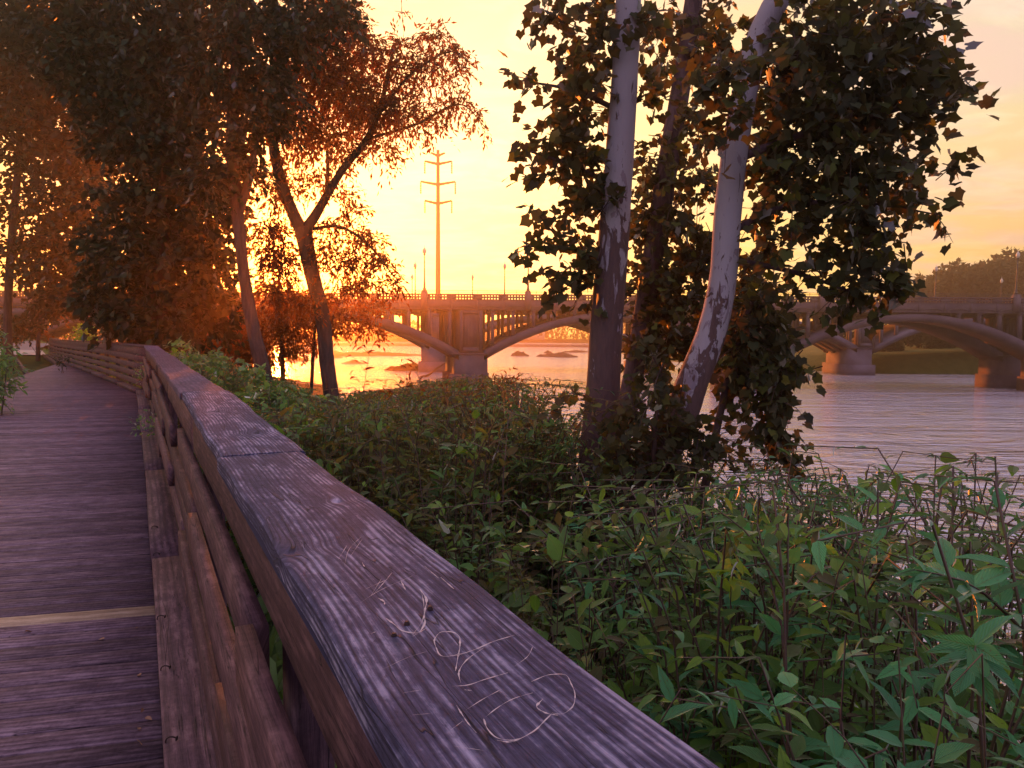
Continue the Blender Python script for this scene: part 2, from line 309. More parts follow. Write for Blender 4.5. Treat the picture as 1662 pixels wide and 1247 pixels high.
class MB:
    def __init__(s): s.V = []; s.Q = []; s.T = []; s.A = []; s.n = 0
    def add(s, V, Q=(), T=(), A=None):
        V = np.asarray(V, float); s.V.append(V)
        if len(Q): s.Q.append(np.asarray(Q)+s.n)
        if len(T): s.T.append(np.asarray(T)+s.n)
        s.A.append(np.zeros((len(V), 3)) if A is None else np.asarray(A)); s.n += len(V)
    def box(s, c, size, ax=None, A=None):
        ax = np.eye(3) if ax is None else np.asarray(ax); h = np.asarray(size)/2
        k = np.array([[x, y, z] for x in (-1, 1) for y in (-1, 1) for z in (-1, 1)])
        V = np.asarray(c) + (k*h) @ ax
        s.add(V, [[0, 1, 3, 2], [4, 6, 7, 5], [0, 4, 5, 1], [2, 3, 7, 6], [0, 2, 6, 4], [1, 5, 7, 3]])
    def prism(s, P2, y0, y1, shear=0.0):
        """polygon strip: P2 = (n,2,2) pairs (top xz, bottom xz), extruded y0..y1 with x shift shear*dy"""
        P = np.asarray(P2, float); n = len(P); V = []
        for y in (y0, y1):
            for j in (0, 1):
                V.append(np.c_[P[:, j, 0]+shear*(y-76.0), np.full(n, y), P[:, j, 1]])
        V = np.vstack(V); Q = []
        for i in range(n-1):
            a, b, c, d = i, i+n, i+2*n, i+3*n
            Q += [[a, b, b+1, a+1], [c, c+1, d+1, d], [a, a+1, c+1, c], [b, d, d+1, b+1]]
        Q += [[0, 2*n, 3*n, n], [n-1, 2*n-1, 4*n-1, 3*n-1]]
        s.add(V, Q)
    def tube(s, P, r, k=8, cap=True, A=None, noise=0):
        P = np.asarray(P, float); n = len(P); r = np.broadcast_to(np.asarray(r, float), (n,))
        T = np.gradient(P, axis=0); T /= np.linalg.norm(T, axis=1)[:, None]+1e-9
        ref = np.array([.31, .95, .05]) if abs(T[0][1]) < .8 else np.array([1., .1, .2])
        U = np.cross(T, ref); U /= np.linalg.norm(U, axis=1)[:, None]+1e-9; W = np.cross(T, U)
        a = np.linspace(0, 2*np.pi, k, endpoint=False)
        rr = r[:, None]*np.ones((1, k))
        if noise: rr = rr*(1+noise*(np.sin(a*3+np.arange(n)[:, None]*.35)*.5+rng.normal(0, .3, (n, k))))
        V = P[:, None]+rr[..., None]*(np.cos(a)[None, :, None]*U[:, None]+np.sin(a)[None, :, None]*W[:, None])
        V = V.reshape(-1, 3); i = np.arange(n-1)[:, None]*k; j = np.arange(k)[None]; j2 = (j+1) % k
        Q = np.stack([i+j, i+j2, i+k+j2, i+k+j], -1).reshape(-1, 4)
        Tt = []
        if cap:
            V = np.vstack([V, P[0], P[-1]]); c0 = n*k; c1 = c0+1
            Tt = [[c0, (q+1) % k, q] for q in range(k)] + [[c1, (n-1)*k+q, (n-1)*k+(q+1) % k] for q in range(k)]
        s.add(V, Q, Tt)
    def mesh(s):
        fc = []
        if s.Q: fc.append(np.vstack(s.Q))
        if s.T: fc.append(np.vstack(s.T))
        return np.vstack(s.V), fc
    def build(s, name, m, parent=None, smooth=False, wood=False, loc=None):
        fc = []
        if s.Q: fc.append(np.vstack(s.Q))
        if s.T: fc.append(np.vstack(s.T))
        return fast_mesh(name, np.vstack(s.V), fc, m, parent, smooth, np.vstack(s.A) if wood else None, loc)
def crown_mesh(name, V, T, leafm, mb, twigm, parent):
    """leaves and the twigs that carry them, one mesh with two materials"""
    if mb is None or not mb.V: return fast_mesh(name, V, [T], leafm, parent)
    V2, F2 = mb.mesh(); o = fast_mesh(name, np.vstack([V, V2]), [T]+[f+len(V) for f in F2], leafm, parent)
    o.data.materials.append(twigm); n2 = sum(len(f) for f in F2); n1 = len(o.data.polygons)-n2
    mi = np.zeros(n1+n2, np.int32); mi[n1:] = 1; o.data.polygons.foreach_set('material_index', mi); return o
def spline(P, n):
    P = np.asarray(P, float); d = np.r_[0, np.cumsum(np.linalg.norm(np.diff(P, axis=0), axis=1))]
    t = np.linspace(0, d[-1], n); m = np.gradient(P, d, axis=0); out = []
    for x in t:
        i = min(np.searchsorted(d, x, 'right')-1, len(P)-2); h = d[i+1]-d[i]; q = (x-d[i])/h
        out.append((2*q**3-3*q**2+1)*P[i]+(q**3-2*q**2+q)*h*m[i]+(-2*q**3+3*q**2)*P[i+1]+(q**3-q**2)*h*m[i+1])
    return np.array(out)
def interp(x, xs, ys): return np.interp(x, xs, ys)
def sstep(a, b, x):
    q = np.clip((x-a)/(b-a), 0, 1); return q*q*(3-2*q)

# leaf templates: (verts, tris)
def t_diamond(wd=.32):
    return np.array([[0, 0, 0], [.45, wd, .06], [1, 0, -.08], [.45, -wd, .06]]), np.array([[0, 2, 1], [0, 3, 2]])
def t_lance(wd=.18, droop=.30, fold=.06):
    xs = [0, .15, .4, .7, 1.0]; ws = [0, wd*.75, wd, wd*.62, 0]; V = [[0, 0, 0]]; T = []
    mid = [0]; L = [0]; Rr = [0]
    for x, w_ in list(zip(xs, ws))[1:-1]:
        z = -droop*x*x; mid.append(len(V)); V.append([x, 0, z-fold*.2]); L.append(len(V)); V.append([x, w_, z+fold]); Rr.append(len(V)); V.append([x, -w_, z+fold])
    tip = len(V); V.append([1, 0, -droop]); mid.append(tip); L.append(tip); Rr.append(tip)
    for i in range(len(mid)-1):
        for a, s in ((L, 1), (Rr, -1)):
            q = [mid[i], mid[i+1], a[i+1], a[i]]; q = [v for j, v in enumerate(q) if v not in q[:j]]
            if len(q) >= 3: T.append(q[:3] if s > 0 else q[:3][::-1])
            if len(q) == 4: T.append([q[0], q[2], q[3]] if s > 0 else [q[3], q[2], q[0]])
    return np.array(V, float), np.array(T)
def t_maple():
    ang = np.array([180, 150, 118, 100, 78, 62, 45, 30, 12, 0]); rad = np.array([.12, .44, .62, .52, .58, .72, .60, .62, .72, .95])*.64
    pts = [(-rad[0], 0)] + [(r*math.cos(R(a)), r*math.sin(R(a))) for a, r in zip(ang[1:-1], rad[1:-1])] + [(rad[-1], 0)]
    up = pts; dn = [(x, -y) for x, y in pts[1:-1]][::-1]; out = up+dn
    V = [[.40, 0, -.03]] + [[x+.36, y, .10*abs(y)+(-.18*max(0, x))] for x, y in out]
    k = len(out); return np.array(V), np.array([[0, 1+(i+1) % k, 1+i] for i in range(k)])
def t_broad():
    V, T = t_lance(.30, .18, .06); return V, T
LEAF = {'diamond': t_diamond(), 'slim': t_diamond(.17), 'lance': t_lance(), 'maple': t_maple(), 'broad': t_broad()}
def place(tpl, P, D, S, up=None, flop=.6):
    V, T = LEAF[tpl]; P = np.asarray(P, float); D = np.asarray(D, float); N = len(P)
    D = D/(np.linalg.norm(D, axis=1)[:, None]+1e-9)
    n = np.array([0, 0, 1.0])+rng.normal(0, flop, (N, 3)) if up is None else up+rng.normal(0, flop, (N, 3))
    Y = np.cross(n, D); Y /= np.linalg.norm(Y, axis=1)[:, None]+1e-9; Z = np.cross(D, Y)
    S = np.broadcast_to(np.asarray(S, float), (N,))
    W = P[:, None]+S[:, None, None]*(V[None, :, 0, None]*D[:, None]+V[None, :, 1, None]*Y[:, None]+V[None, :, 2, None]*Z[:, None])
    Tt = (T[None]+np.arange(N)[:, None, None]*len(V)).reshape(-1, 3)
    return W.reshape(-1, 3), Tt

# ------------------------------------------------------------------ layout: railing lines
TH = math.atan((226-831)/1200.0)
U1 = np.array([math.sin(TH), math.cos(TH)]); N1 = np.array([math.cos(TH), -math.sin(TH)])   # N1 points right (river side)
TCAP = (.234+.520)/2; CAPZ = 1.07
s_c = float(at(234, 563, 16.7)[:2] @ U1)
def bend(s): return -.13*(np.clip(s-2.5, 0, 100)/(s_c-2.5))**2
CORN0 = U1*s_c + N1*TCAP; CORN = CORN0 + N1*bend(s_c)
TH2 = R(-35.0); U2 = np.array([math.sin(TH2), math.cos(TH2)]); N2 = np.array([math.cos(TH2), -math.sin(TH2)])
LEN2 = 35.5
WATERZ = CAMZ-6.1
def deckz(s2): return -.30*sstep(0, 34, s2)
def tcoord(x, y):
    t1 = x*N1[0]+y*N1[1]-TCAP; t2 = (x-CORN[0])*N2[0]+(y-CORN[1])*N2[1]
    return np.where(y < CORN[1]+2, np.maximum(t1, t2), t2)
def land(x, y):
    x = np.asarray(x, float); y = np.asarray(y, float); t = tcoord(x, y)
    W_ = 4.6+7.5*sstep(4, 22, y)+16*sstep(35, 80, y)
    q = np.clip(t/W_, 0, 3); right = -.55-4.4*q**1.05
    s2 = (x-CORN[0])*U2[0]+(y-CORN[1])*U2[1]
    left = -.42-.30*sstep(0, 34, s2)*1.0+.40*sstep(LEN2-3, LEN2-.2, s2)+1.15*sstep(LEN2+1, 66, s2)+.035*np.clip(-t-4.5, 0, 60)*sstep(5, 25, y)
    left = left+.35*sstep(-3.6, -5, t)
    m = sstep(-.3, .9, t)
    z = left*(1-m)+right*m
    z = z+.06*np.sin(x*1.7+y*.6)*np.cos(y*1.3-x*.4)*sstep(.3, 1.5, np.abs(t))
    # far right bank beyond the bridge
    rb = sstep(0, 14, (x-(34+.0*y)) * .9 + (y-112)*.55-8)*sstep(106, 112, y); rb = rb*sstep(20, 40, x)
    z = np.maximum(z, WATERZ-1.2+rb*(3.0+.05*np.clip(x-40, 0, 200)))
    fb = sstep(285, 300, y); z = np.maximum(z, WATERZ-1.2+fb*3.2)
    rr = sstep(62, 78, x-.06*y+ (0)) * sstep(86, 100, y); z = np.maximum(z, WATERZ-1.2+rr*5.5)
    return z
gx = np.r_[np.linspace(-315, -120, 12), np.linspace(-110, -32, 27), np.arange(-30, 16, .35), np.linspace(17, 140, 60), np.linspace(150, 315, 10)]
gy = np.r_[np.linspace(-45, -4, 10), np.arange(-3, 30, .35), np.linspace(31, 130, 80), np.linspace(134, 342, 44)]
GX, GY = np.meshgrid(gx, gy, indexing='ij'); GZ = land(GX, GY)
nx, ny = GX.shape; idx = np.arange(nx*ny).reshape(nx, ny)
Qg = np.stack([idx[:-1, :-1], idx[1:, :-1], idx[1:, 1:], idx[:-1, 1:]], -1).reshape(-1, 4)
g = fast_mesh('ground', np.c_[GX.ravel(), GY.ravel(), GZ.ravel()], [Qg], M['ground'], smooth=True); tag(g, kind='structure')
wm = MB(); wm.add([[-314, -44, WATERZ], [314, -44, WATERZ], [314, 262, WATERZ], [-314, 262, WATERZ]], [[0, 1, 2, 3]])
tag(wm.build('river_water', M['water']), kind='structure')
wm = MB(); wm.add([[-314, 262.5, WATERZ+.9], [314, 262.5, WATERZ+.9], [314, 341, WATERZ+.9], [-314, 341, WATERZ+.9]], [[0, 1, 2, 3]])
tag(wm.build('upper_river_water', M['water']), kind='structure')
# weir
wb = MB(); wb.box((10, 262.2, WATERZ+.35), (200, .9, 1.2)); we = wb.build('weir', M['concrete2'])
tag(we, 'low concrete weir crossing the river far beyond the bridge', 'weir')

# ------------------------------------------------------------------ boards
def board(mb, p0, p1, wd, th, up=(0, 0, 1), grain=0., nseg=1, warp=0.0, rnd=None, sagf=None):
    """box with its length from p0 to p1 (top centre line), width wd sideways, thickness th downwards"""
    p0 = np.asarray(p0, float); p1 = np.asarray(p1, float); L = np.linalg.norm(p1-p0); d = (p1-p0)/L
    up = np.asarray(up, float); sd = np.cross(d, up); sd /= np.linalg.norm(sd); up = np.cross(sd, d)
    rnd = random.random() if rnd is None else rnd; off = random.uniform(0, 50)
    prof = [(-.5, -1), (-.5, -.05), (-.5+.006/wd*.4, 0), (.5-.006/wd*.4, 0), (.5, -.05), (.5, -1)]
    k = len(prof); V = []; A = []; xs = np.linspace(0, 1, nseg+1)
    jit = np.cumsum(rng.normal(0, warp, (nseg+1, 2)), 0) if warp else np.zeros((nseg+1, 2))
    for i, q in enumerate(xs):
        sag = np.array([0, 0, sagf(q)]) if sagf else 0
        for a, b in prof:
            V.append(p0+d*L*q+sag+sd*(a*wd+jit[i, 0])+up*(b*th+jit[i, 1])); A.append([L*q+off, a*wd-b*th*(1 if a < 0 else -1)+off*.37, rnd])
    Q = []
    for i in range(nseg):
        for j in range(k):
            a = i*k+j; b = i*k+(j+1) % k; Q.append([a, a+k, b+k, b])
    n0 = len(V); ends = [[0, 1, 4, 5], [1, 2, 3, 4], [nseg*k+5, nseg*k+4, nseg*k+1, nseg*k+0], [nseg*k+4, nseg*k+3, nseg*k+2, nseg*k+1]]
    mb.add(V, Q+ends, A=A)
def P1(s, t, z): return np.array([*(U1*s+N1*(t+TCAP+bend(s))), z])
def P2(s, t, z): return np.array([*(CORN+U2*s+N2*t), z+deckz(s)])

# boardwalk deck: planks at a skew
walk = empty('boardwalk', kind='structure')
pd = np.array([math.sin(R(75.5)), math.cos(R(75.5))]); pn = np.array([-pd[1], pd[0]])
T_EDGE = .03-TCAP; WIDTH = 3.4
def hit(o, d, lp, l2): return np.linalg.solve(np.array([[d[0], -l2[0]], [d[1], -l2[1]]]), lp-o)[0]
q_pale = atz(150, 998, 0)[:2] @ pn
planks = MB(); pale = MB(); pitch = .142; q = q_pale-pitch*38
while q < 60:
    o = pn*q; lpR = CORN0+N1*T_EDGE; lpR2 = CORN+N2*T_EDGE
    a1 = hit(o, pd, lpR, U1); a2 = hit(o, pd, lpR2, U2)
    s1_ = float((o+pd*a1) @ U1); a1 = a1+bend(s1_)/float(pd @ N1)
    aR = a1 if (o+pd*a1-CORN) @ U1 < 0 else a2
    b1 = hit(o, pd, CORN0+N1*(T_EDGE-WIDTH), U1); b2 = hit(o, pd, CORN+N2*(T_EDGE-WIDTH), U2)
    aL = max(b1, b2)
    pR = o+pd*(aR+.05+rng.normal(0, .005)); pL = o+pd*aL; s2 = (pR-CORN) @ U2
    if s2 > LEN2: break
    zR = deckz(s2)+rng.normal(0, .0013); zL = deckz((pL-CORN) @ U2)+rng.normal(0, .0013)
    ispale = abs(q-q_pale) < pitch/2
    board(pale if ispale else planks, [*pL, zL], [*pR, zR], pitch-.007-abs(rng.normal(0, .002)), .036)
    q += pitch
planks.build('deck_planks', M['deckwood'], walk, wood=True)
tag(pale.build('plank', M['palewood'], walk, wood=True), 'pale new plank crossing the dark weathered deck')
jm = MB()
for (s0, s1, fn) in ((-3, s_c, P1), (0, LEN2, P2)):
    for tt in (.12, 1.6, 3.2):
        jm.box((fn(s0, T_EDGE-tt, -.16)+fn(s1, T_EDGE-tt, -.16))/2, (.08, np.linalg.norm(fn(s1, 0, 0)-fn(s0, 0, 0)), .22),
               [[*(N1 if fn is P1 else N2), 0], [*(U1 if fn is P1 else U2), 0], [0, 0, 1]])
jm.build('joist', M['kerb'], walk)

# railing ---------------------------------------------------------------
rail = empty('wooden_railing', (float(CORN[0]), float(CORN[1]), 0), label='weathered grey wooden railing with flat cap boards running along the boardwalk', cat='railing')
def rpart(mb, name, m, **kw):
    o = mb.build(name, m, rail, wood=True, loc=None); o.matrix_parent_inverse = Matrix.Translation((-float(CORN[0]), -float(CORN[1]), 0)); return o
CW = .285; CT = .038
# near cap boards as fine meshes with warped grain, first section
def cap_fine(fn, s0, s1, z0, z1, tsh=0.0, knots=(), res=.012, rnd=.5, amp=.0012, cup=.0):
    ns = int((s1-s0)/res)+1; nt = 40
    S = np.linspace(s0, s1, ns); Tt = np.linspace(-.5, .5, nt)*CW
    SS, TT = np.meshgrid(S, Tt, indexing='ij')
    e0 = .004*np.sin(SS*3.1+rnd*20)+.0025*np.sin(SS*9.7+rnd*7)
    GV = TT.copy()
    for ks, kt, kr, ka in knots:
        d2 = ((SS-ks)/(kr*1.7))**2+((TT-kt)/kr)**2
        GV = GV+ka*(np.exp(-d2))*np.sign(TT-kt+1e-5)*np.minimum(1, np.abs(TT-kt)/kr*2)*-.6+ka*.5*np.exp(-((SS-ks)/(kr*1.3))**2)*np.exp(-((TT-kt)/(kr*2.5))**2)
    off = rnd*13
    Z = z0+(z1-z0)*(SS-s0)/(s1-s0)+cup*((TT/CW*2)**2)
    furrow = np.sin(GV*14*6.283+2*np.sin(SS*.9+off))
    Z = Z+amp*furrow*.45+.0022*np.sin(SS*5+off)*np.sin(TT*14+off)
    ed = np.abs(TT)/(CW/2); Z = Z-.006*np.clip((ed-.95)/.05, 0, 1)**2
    for ks, kt, kr, ka in knots:
        Z = Z-.006*np.exp(-(((SS-ks)/(kr*.8))**2+((TT-kt)/(kr*.5))**2)*3)
    X = np.empty(SS.shape+(3,)); tv = TT+e0+tsh+TCAP+bend(SS)
    UU, NN = (U1, N1)
    X[..., 0] = UU[0]*SS+NN[0]*tv; X[..., 1] = UU[1]*SS+NN[1]*tv; X[..., 2] = Z
    top = X.reshape(-1, 3); A = np.stack([SS+off, GV+off*.37, np.full_like(SS, rnd)], -1).reshape(-1, 3)
    i = np.arange(ns*nt).reshape(ns, nt)
    Q = np.stack([i[:-1, :-1], i[:-1, 1:], i[1:, 1:], i[1:, :-1]], -1).reshape(-1, 4)[:, ::-1]
    mb = MB(); mb.add(top, Q, A=A)
    # skirts
    for line in (i[:, 0], i[:, -1], i[0, :], i[-1, :]):
        a = top[line]; b = a.copy(); b[:, 2] -= CT; n = len(line); AA = A[line]; BB = AA.copy(); BB[:, 1] += CT
        mb.add(np.vstack([a, b]), [[j, j+1, n+j+1, n+j] for j in range(n-1)], A=np.vstack([AA, BB]))
    bl = [top[i[0, 0]], top[i[0, -1]], top[i[-1, -1]], top[i[-1, 0]]]; bl = np.array(bl); bl[:, 2] -= CT
    mb.add(bl, [[0, 1, 2, 3]])
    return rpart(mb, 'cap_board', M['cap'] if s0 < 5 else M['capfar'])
def s_at(px, py, z=CAPZ): p = atz(px, py, z)[:2]; return p @ U1, p @ N1-TCAP-bend(p @ U1)
j1 = s_at(396, 737)[0]; j2 = s_at(270, 598)[0]
kn = s_at(470, 893); kn2 = s_at(560, 812)
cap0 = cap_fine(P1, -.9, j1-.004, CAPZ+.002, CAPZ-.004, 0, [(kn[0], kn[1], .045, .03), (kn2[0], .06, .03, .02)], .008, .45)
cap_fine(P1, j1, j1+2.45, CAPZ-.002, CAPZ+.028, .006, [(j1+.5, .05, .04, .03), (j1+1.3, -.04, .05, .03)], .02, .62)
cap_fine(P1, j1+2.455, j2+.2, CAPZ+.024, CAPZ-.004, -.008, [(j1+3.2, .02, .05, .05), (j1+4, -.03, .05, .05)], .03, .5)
a = j2+.21; zz = CAPZ-.01
while a < s_c-.05:
    b = min(a+3.6, s_c+.12); b = s_c+.12 if s_c-b < 1.2 else b
    cap_fine(P1, a, b-.006, zz, CAPZ+random.uniform(-.005, .02), random.uniform(-.01, .01), [(a+1, .03, .05, .05)], .05, random.random()); a = b
a = 0.0
while a < LEN2-.1:
    b = min(a+4.2, LEN2); b = LEN2 if LEN2-b < 1.5 else b
    mb = MB(); board(mb, P2(a+.0, 0, CAPZ+.003), P2(b-.01, 0, CAPZ+.003+random.uniform(-.006, .01)), CW, CT, nseg=6, warp=.002); rpart(mb, 'cap_board', M['railwood']); a = b
# horizontal rails, posts, kerb
FACE = T_EDGE+.245
bz = [(1.028, .195, .0), (.845, .13, -.062), (.655, .13, -.062), (.465, .13, -.062), (.275, .13, -.062)]   # top height, board height, offset
for fn, s0, s1 in ((P1, -1.2, s_c-.03), (P2, .03, LEN2)):
    up = lambda s: None
    a = s0+.0
    nposts = int((s1-s0)/2.4)+1
    for i in range(nposts+1):
        s = min(s0+.5+2.4*i, s1-.07)
        if i == nposts and s1-.07-(s0+.5+2.4*(i-1)) < .5: continue
        mb = MB(); board(mb, fn(s, FACE+.10, -.9), fn(s, FACE+.10, CAPZ-CT-.002), .14, .09, up=[*(N1 if fn is P1 else N2), 0])
        rpart(mb, 'post', M['kerb'])
    for r_, (z, hh, of_) in enumerate(bz):
        a = s0; th = .038
        sgn = (1 if r_ % 2 else -1)*(1.0 if fn is P1 else .15)
        st = (1.9, 2.9, 1.2, 3.5, 2.4)[r_]
        while a < s1-.05:
            b = a+(st if a == s0 else 3.66) if fn is P1 else s1; b = s1 if s1-b < .9 else min(b, s1)
            sgn = -sgn; mb = MB(); dt = of_+(.017*sgn if r_ else 0); dz = random.uniform(-.01, .01)*(1 if fn is P1 else .3)
            dt2 = dt+random.uniform(-.006, .006)*(1 if r_ else 0)
            nrm = -(N1 if fn is P1 else N2)
            # length board on edge: 'up' points towards the deck so that the wide side faces it
            nsg = 10 if fn is P1 else 24
            board(mb, fn(a, FACE+dt-.02, z+dz-hh/2), fn(b-.008, FACE+dt2-.02, z+dz*.4-hh/2+random.uniform(-.01, .01)*(1 if fn is P1 else .3)), hh, th, up=[*nrm, 0], nseg=nsg, warp=.0018 if fn is P1 else .0008, rnd=None if fn is P1 else random.uniform(.4, .55), sagf=None if fn is P1 else (lambda q, a=a, b=b: deckz(a+(b-a)*q)-deckz(a)-(deckz(b)-deckz(a))*q))
            rpart(mb, 'rail_board', M['railwood']); a = b
    a = s0
    while a < s1-.05:
        b = a+3.1; b = s1 if s1-b < .9 else b
        mb = MB(); board(mb, fn(a, T_EDGE+.098+random.uniform(-.006, .006), .088), fn(b-.008, T_EDGE+.098, .088), .185, .082, nseg=4, warp=.002); rpart(mb, 'kerb_board', M['kerb']); a = b
# bent nails in the kerb
for px, py in ((247, 858), (250, 902), (256, 1005), (262, 1088), (270, 1205)):
    p = atz(px, py, .089); c = np.array([p[0], p[1], .089])
    mb = MB(); pts = [c+[0, 0, -.02], c+[0, 0, .012], c+[.012, .004, .018], c+[.03, .008, .012]]
    mb.tube(spline(pts, 7), .0028, 5); mb.box(c+[.032, .008, .010], (.004, .012, .012)); rpart(mb, 'nail', M['nail'])
# pale scratches cut into the near cap board
def z6(x, y): return x/2.0775+400, y/2.0775+750
marks = [([(585, 430), (606, 462), (600, 510), (597, 555), (575, 578), (530, 572), (500, 550), (470, 528)], 2.6),
         ([(590, 440), (598, 480), (592, 540), (560, 584)], 1.0), ([(445, 460), (465, 474), (466, 482)], 2.6), ([(521, 402), (530, 420), (536, 432)], 2.4),
         ([(430, 445), (470, 400), (490, 375)], 1.0), ([(385, 475), (440, 440), (560, 385)], .8), ([(400, 430), (480, 395)], .8), ([(420, 452), (455, 395)], .7),
         ([(705, 706), (712, 665), (720, 610), (716, 588), (694, 575), (660, 574), (638, 592), (640, 628), (664, 657), (710, 652), (770, 634), (830, 608), (905, 585)], 1.9),
         ([(722, 746), (716, 712), (740, 672), (800, 628)], 1.7), ([(694, 758), (745, 754), (800, 736), (882, 712)], 1.9),
         ([(655, 390), (700, 430)], 1.8), ([(600, 352), (650, 395)], 1.0), ([(735, 770), (760, 772)], 1.6), ([(740, 838), (800, 800), (860, 768)], 1.2),
         ([(708, 822), (725, 850), (745, 880), (775, 915)], 1.5), ([(806, 862), (850, 828), (900, 800), (965, 780)], 1.3),
         ([(800, 868), (815, 905), (850, 934), (900, 940), (960, 915), (1010, 870), (1030, 850)], 2.2), ([(845, 940), (890, 946), (920, 938)], 1.8),
         ([(1030, 848), (1060, 852), (1092, 835), (1108, 795), (1095, 750), (1070, 718), (1030, 718), (960, 742)], 1.5), ([(985, 835), (1015, 850), (1050, 856)], 2.0),
         ([(905, 690), (950, 655), (965, 625)], .9), ([(330, 350), (350, 290), (385, 255)], .7), ([(350, 320), (390, 262)], .6), ([(310, 330), (340, 280)], .6),
         ([(390, 340), (398, 355)], 1.2), ([(420, 580), (436, 574)], 1.2), ([(560, 855), (620, 850)], .6), ([(460, 700), (560, 655), (610, 640)], .6), ([(530, 780), (590, 770)], .7),
         ([(1000, 800), (980, 830), (995, 842)], 2.2), ([(690, 905), (730, 875)], .8), ([(700, 960), (800, 975)], .6), ([(560, 590), (610, 560)], 1.0)]
sm = MB(); dg = bpy.context.evaluated_depsgraph_get()
for pts, wpx in marks:
    w3 = []
    for x, y in pts: w3.append([*atz(*z6(x, y), CAPZ+.0015)[:2], CAPZ+.0022])
    w3 = spline(w3, max(5, len(pts)*6)); n = len(w3)
    dist = np.linalg.norm(w3[:, :2], axis=1)
    wd = wpx/2.0775*2.6*np.sqrt(dist**2+.19)/F*.5*np.clip(np.minimum(np.arange(n)+1, n-np.arange(n))/4, .35, 1)*(.75+.45*np.sin(np.arange(n)*.7+len(pts)))*rng.uniform(.55, 1.35, n)
    Tn = np.gradient(w3, axis=0); Tn /= np.linalg.norm(Tn, axis=1)[:, None]; S_ = np.c_[-Tn[:, 1], Tn[:, 0], np.zeros(n)]
    V = np.vstack([w3+S_*wd[:, None], w3-S_*wd[:, None]]); sm.add(V, [[i, i+1, n+i+1, n+i] for i in range(n-1)])
sm.build('carved_marks', M['scratch'], cap0)
cap0.children[0].matrix_parent_inverse = cap0.matrix_parent_inverse if False else Matrix.Identity(4)
for px, py in (z6(620, 490), z6(541, 541), z6(498, 581)):
    p = atz(px, py, CAPZ+.004); mb = MB(); mb.box((p[0], p[1], CAPZ+.003), (.006, .006, .005)); mb.tube([[p[0], p[1], CAPZ-.01], [p[0], p[1], CAPZ+.003], [p[0], p[1], CAPZ+.0035]], [.0045, .0045, .004], 10)
    o = mb.build('screw_head', M['nail'], cap0)

# leaf litter by the kerb
P = []; 
for px, py in ((228, 1097), (232, 1150), (226, 1185), (236, 1165), (230, 1210), (40, 1025), (222, 1020), (170, 1037)):
    p = atz(px, py, .006); P.append([p[0], p[1], .008])
V, T = place('broad', P, rng.normal(0, 1, (len(P), 3))*[1, 1, .1], rng.uniform(.02, .035, len(P)), flop=.3)
tag(fast_mesh('leaf_litter', V, [T], M['deadleaf']), 'dry curled leaves scattered on the planks by the kerb', 'leaves', kind='stuff')

# ------------------------------------------------------------------ path beyond the boardwalk
def ribbon(pts, ws, m, name, dz=.03, n=60):
    P = spline(pts, n); T = np.gradient(P, axis=0); T /= np.linalg.norm(T, axis=1)[:, None]; S_ = np.c_[-T[:, 1], T[:, 0]]
    W_ = np.interp(np.linspace(0, 1, n), np.linspace(0, 1, len(ws)), ws); rows = []
    for k in np.linspace(-.5, .5, 9): q = P[:, :2]+S_*(W_*k)[:, None]; rows.append(np.c_[q, np.maximum(land(q[:, 0], q[:, 1]), land(P[:, 0], P[:, 1])-.02)+dz])
    V = np.stack(rows, 1).reshape(-1, 3); i = np.arange(n*9).reshape(n, 9)
    Q = np.stack([i[:-1, :-1], i[1:, :-1], i[1:, 1:], i[:-1, 1:]], -1).reshape(-1, 4); return fast_mesh(name, V, [Q], m, smooth=True)
eL = P2(LEN2, T_EDGE-WIDTH/2, 0)[:2]
pth = [[*eL, 0], [*(eL+U2*5), 0], [*(eL+U2*11+[.5, 0]), 0], [*(eL+U2*18+[3.5, 0]), 0], [*(eL+U2*24+[9, 2]), 0], [*(eL+U2*26+[17, 5]), 0], [*(eL+U2*27+[26, 9]), 0]]
tag(ribbon([[*(eL-U2*.4), 0], [*(eL+U2*2), 0], [*(eL+U2*6.2), 0]], [3.4, 3.6, 3.6], M['slab'], 'concrete_path', .075, 20), kind='structure')
tag(ribbon(pth, [3.2]*5, M['asphalt'], 'asphalt_path', .045, 70), kind='structure')

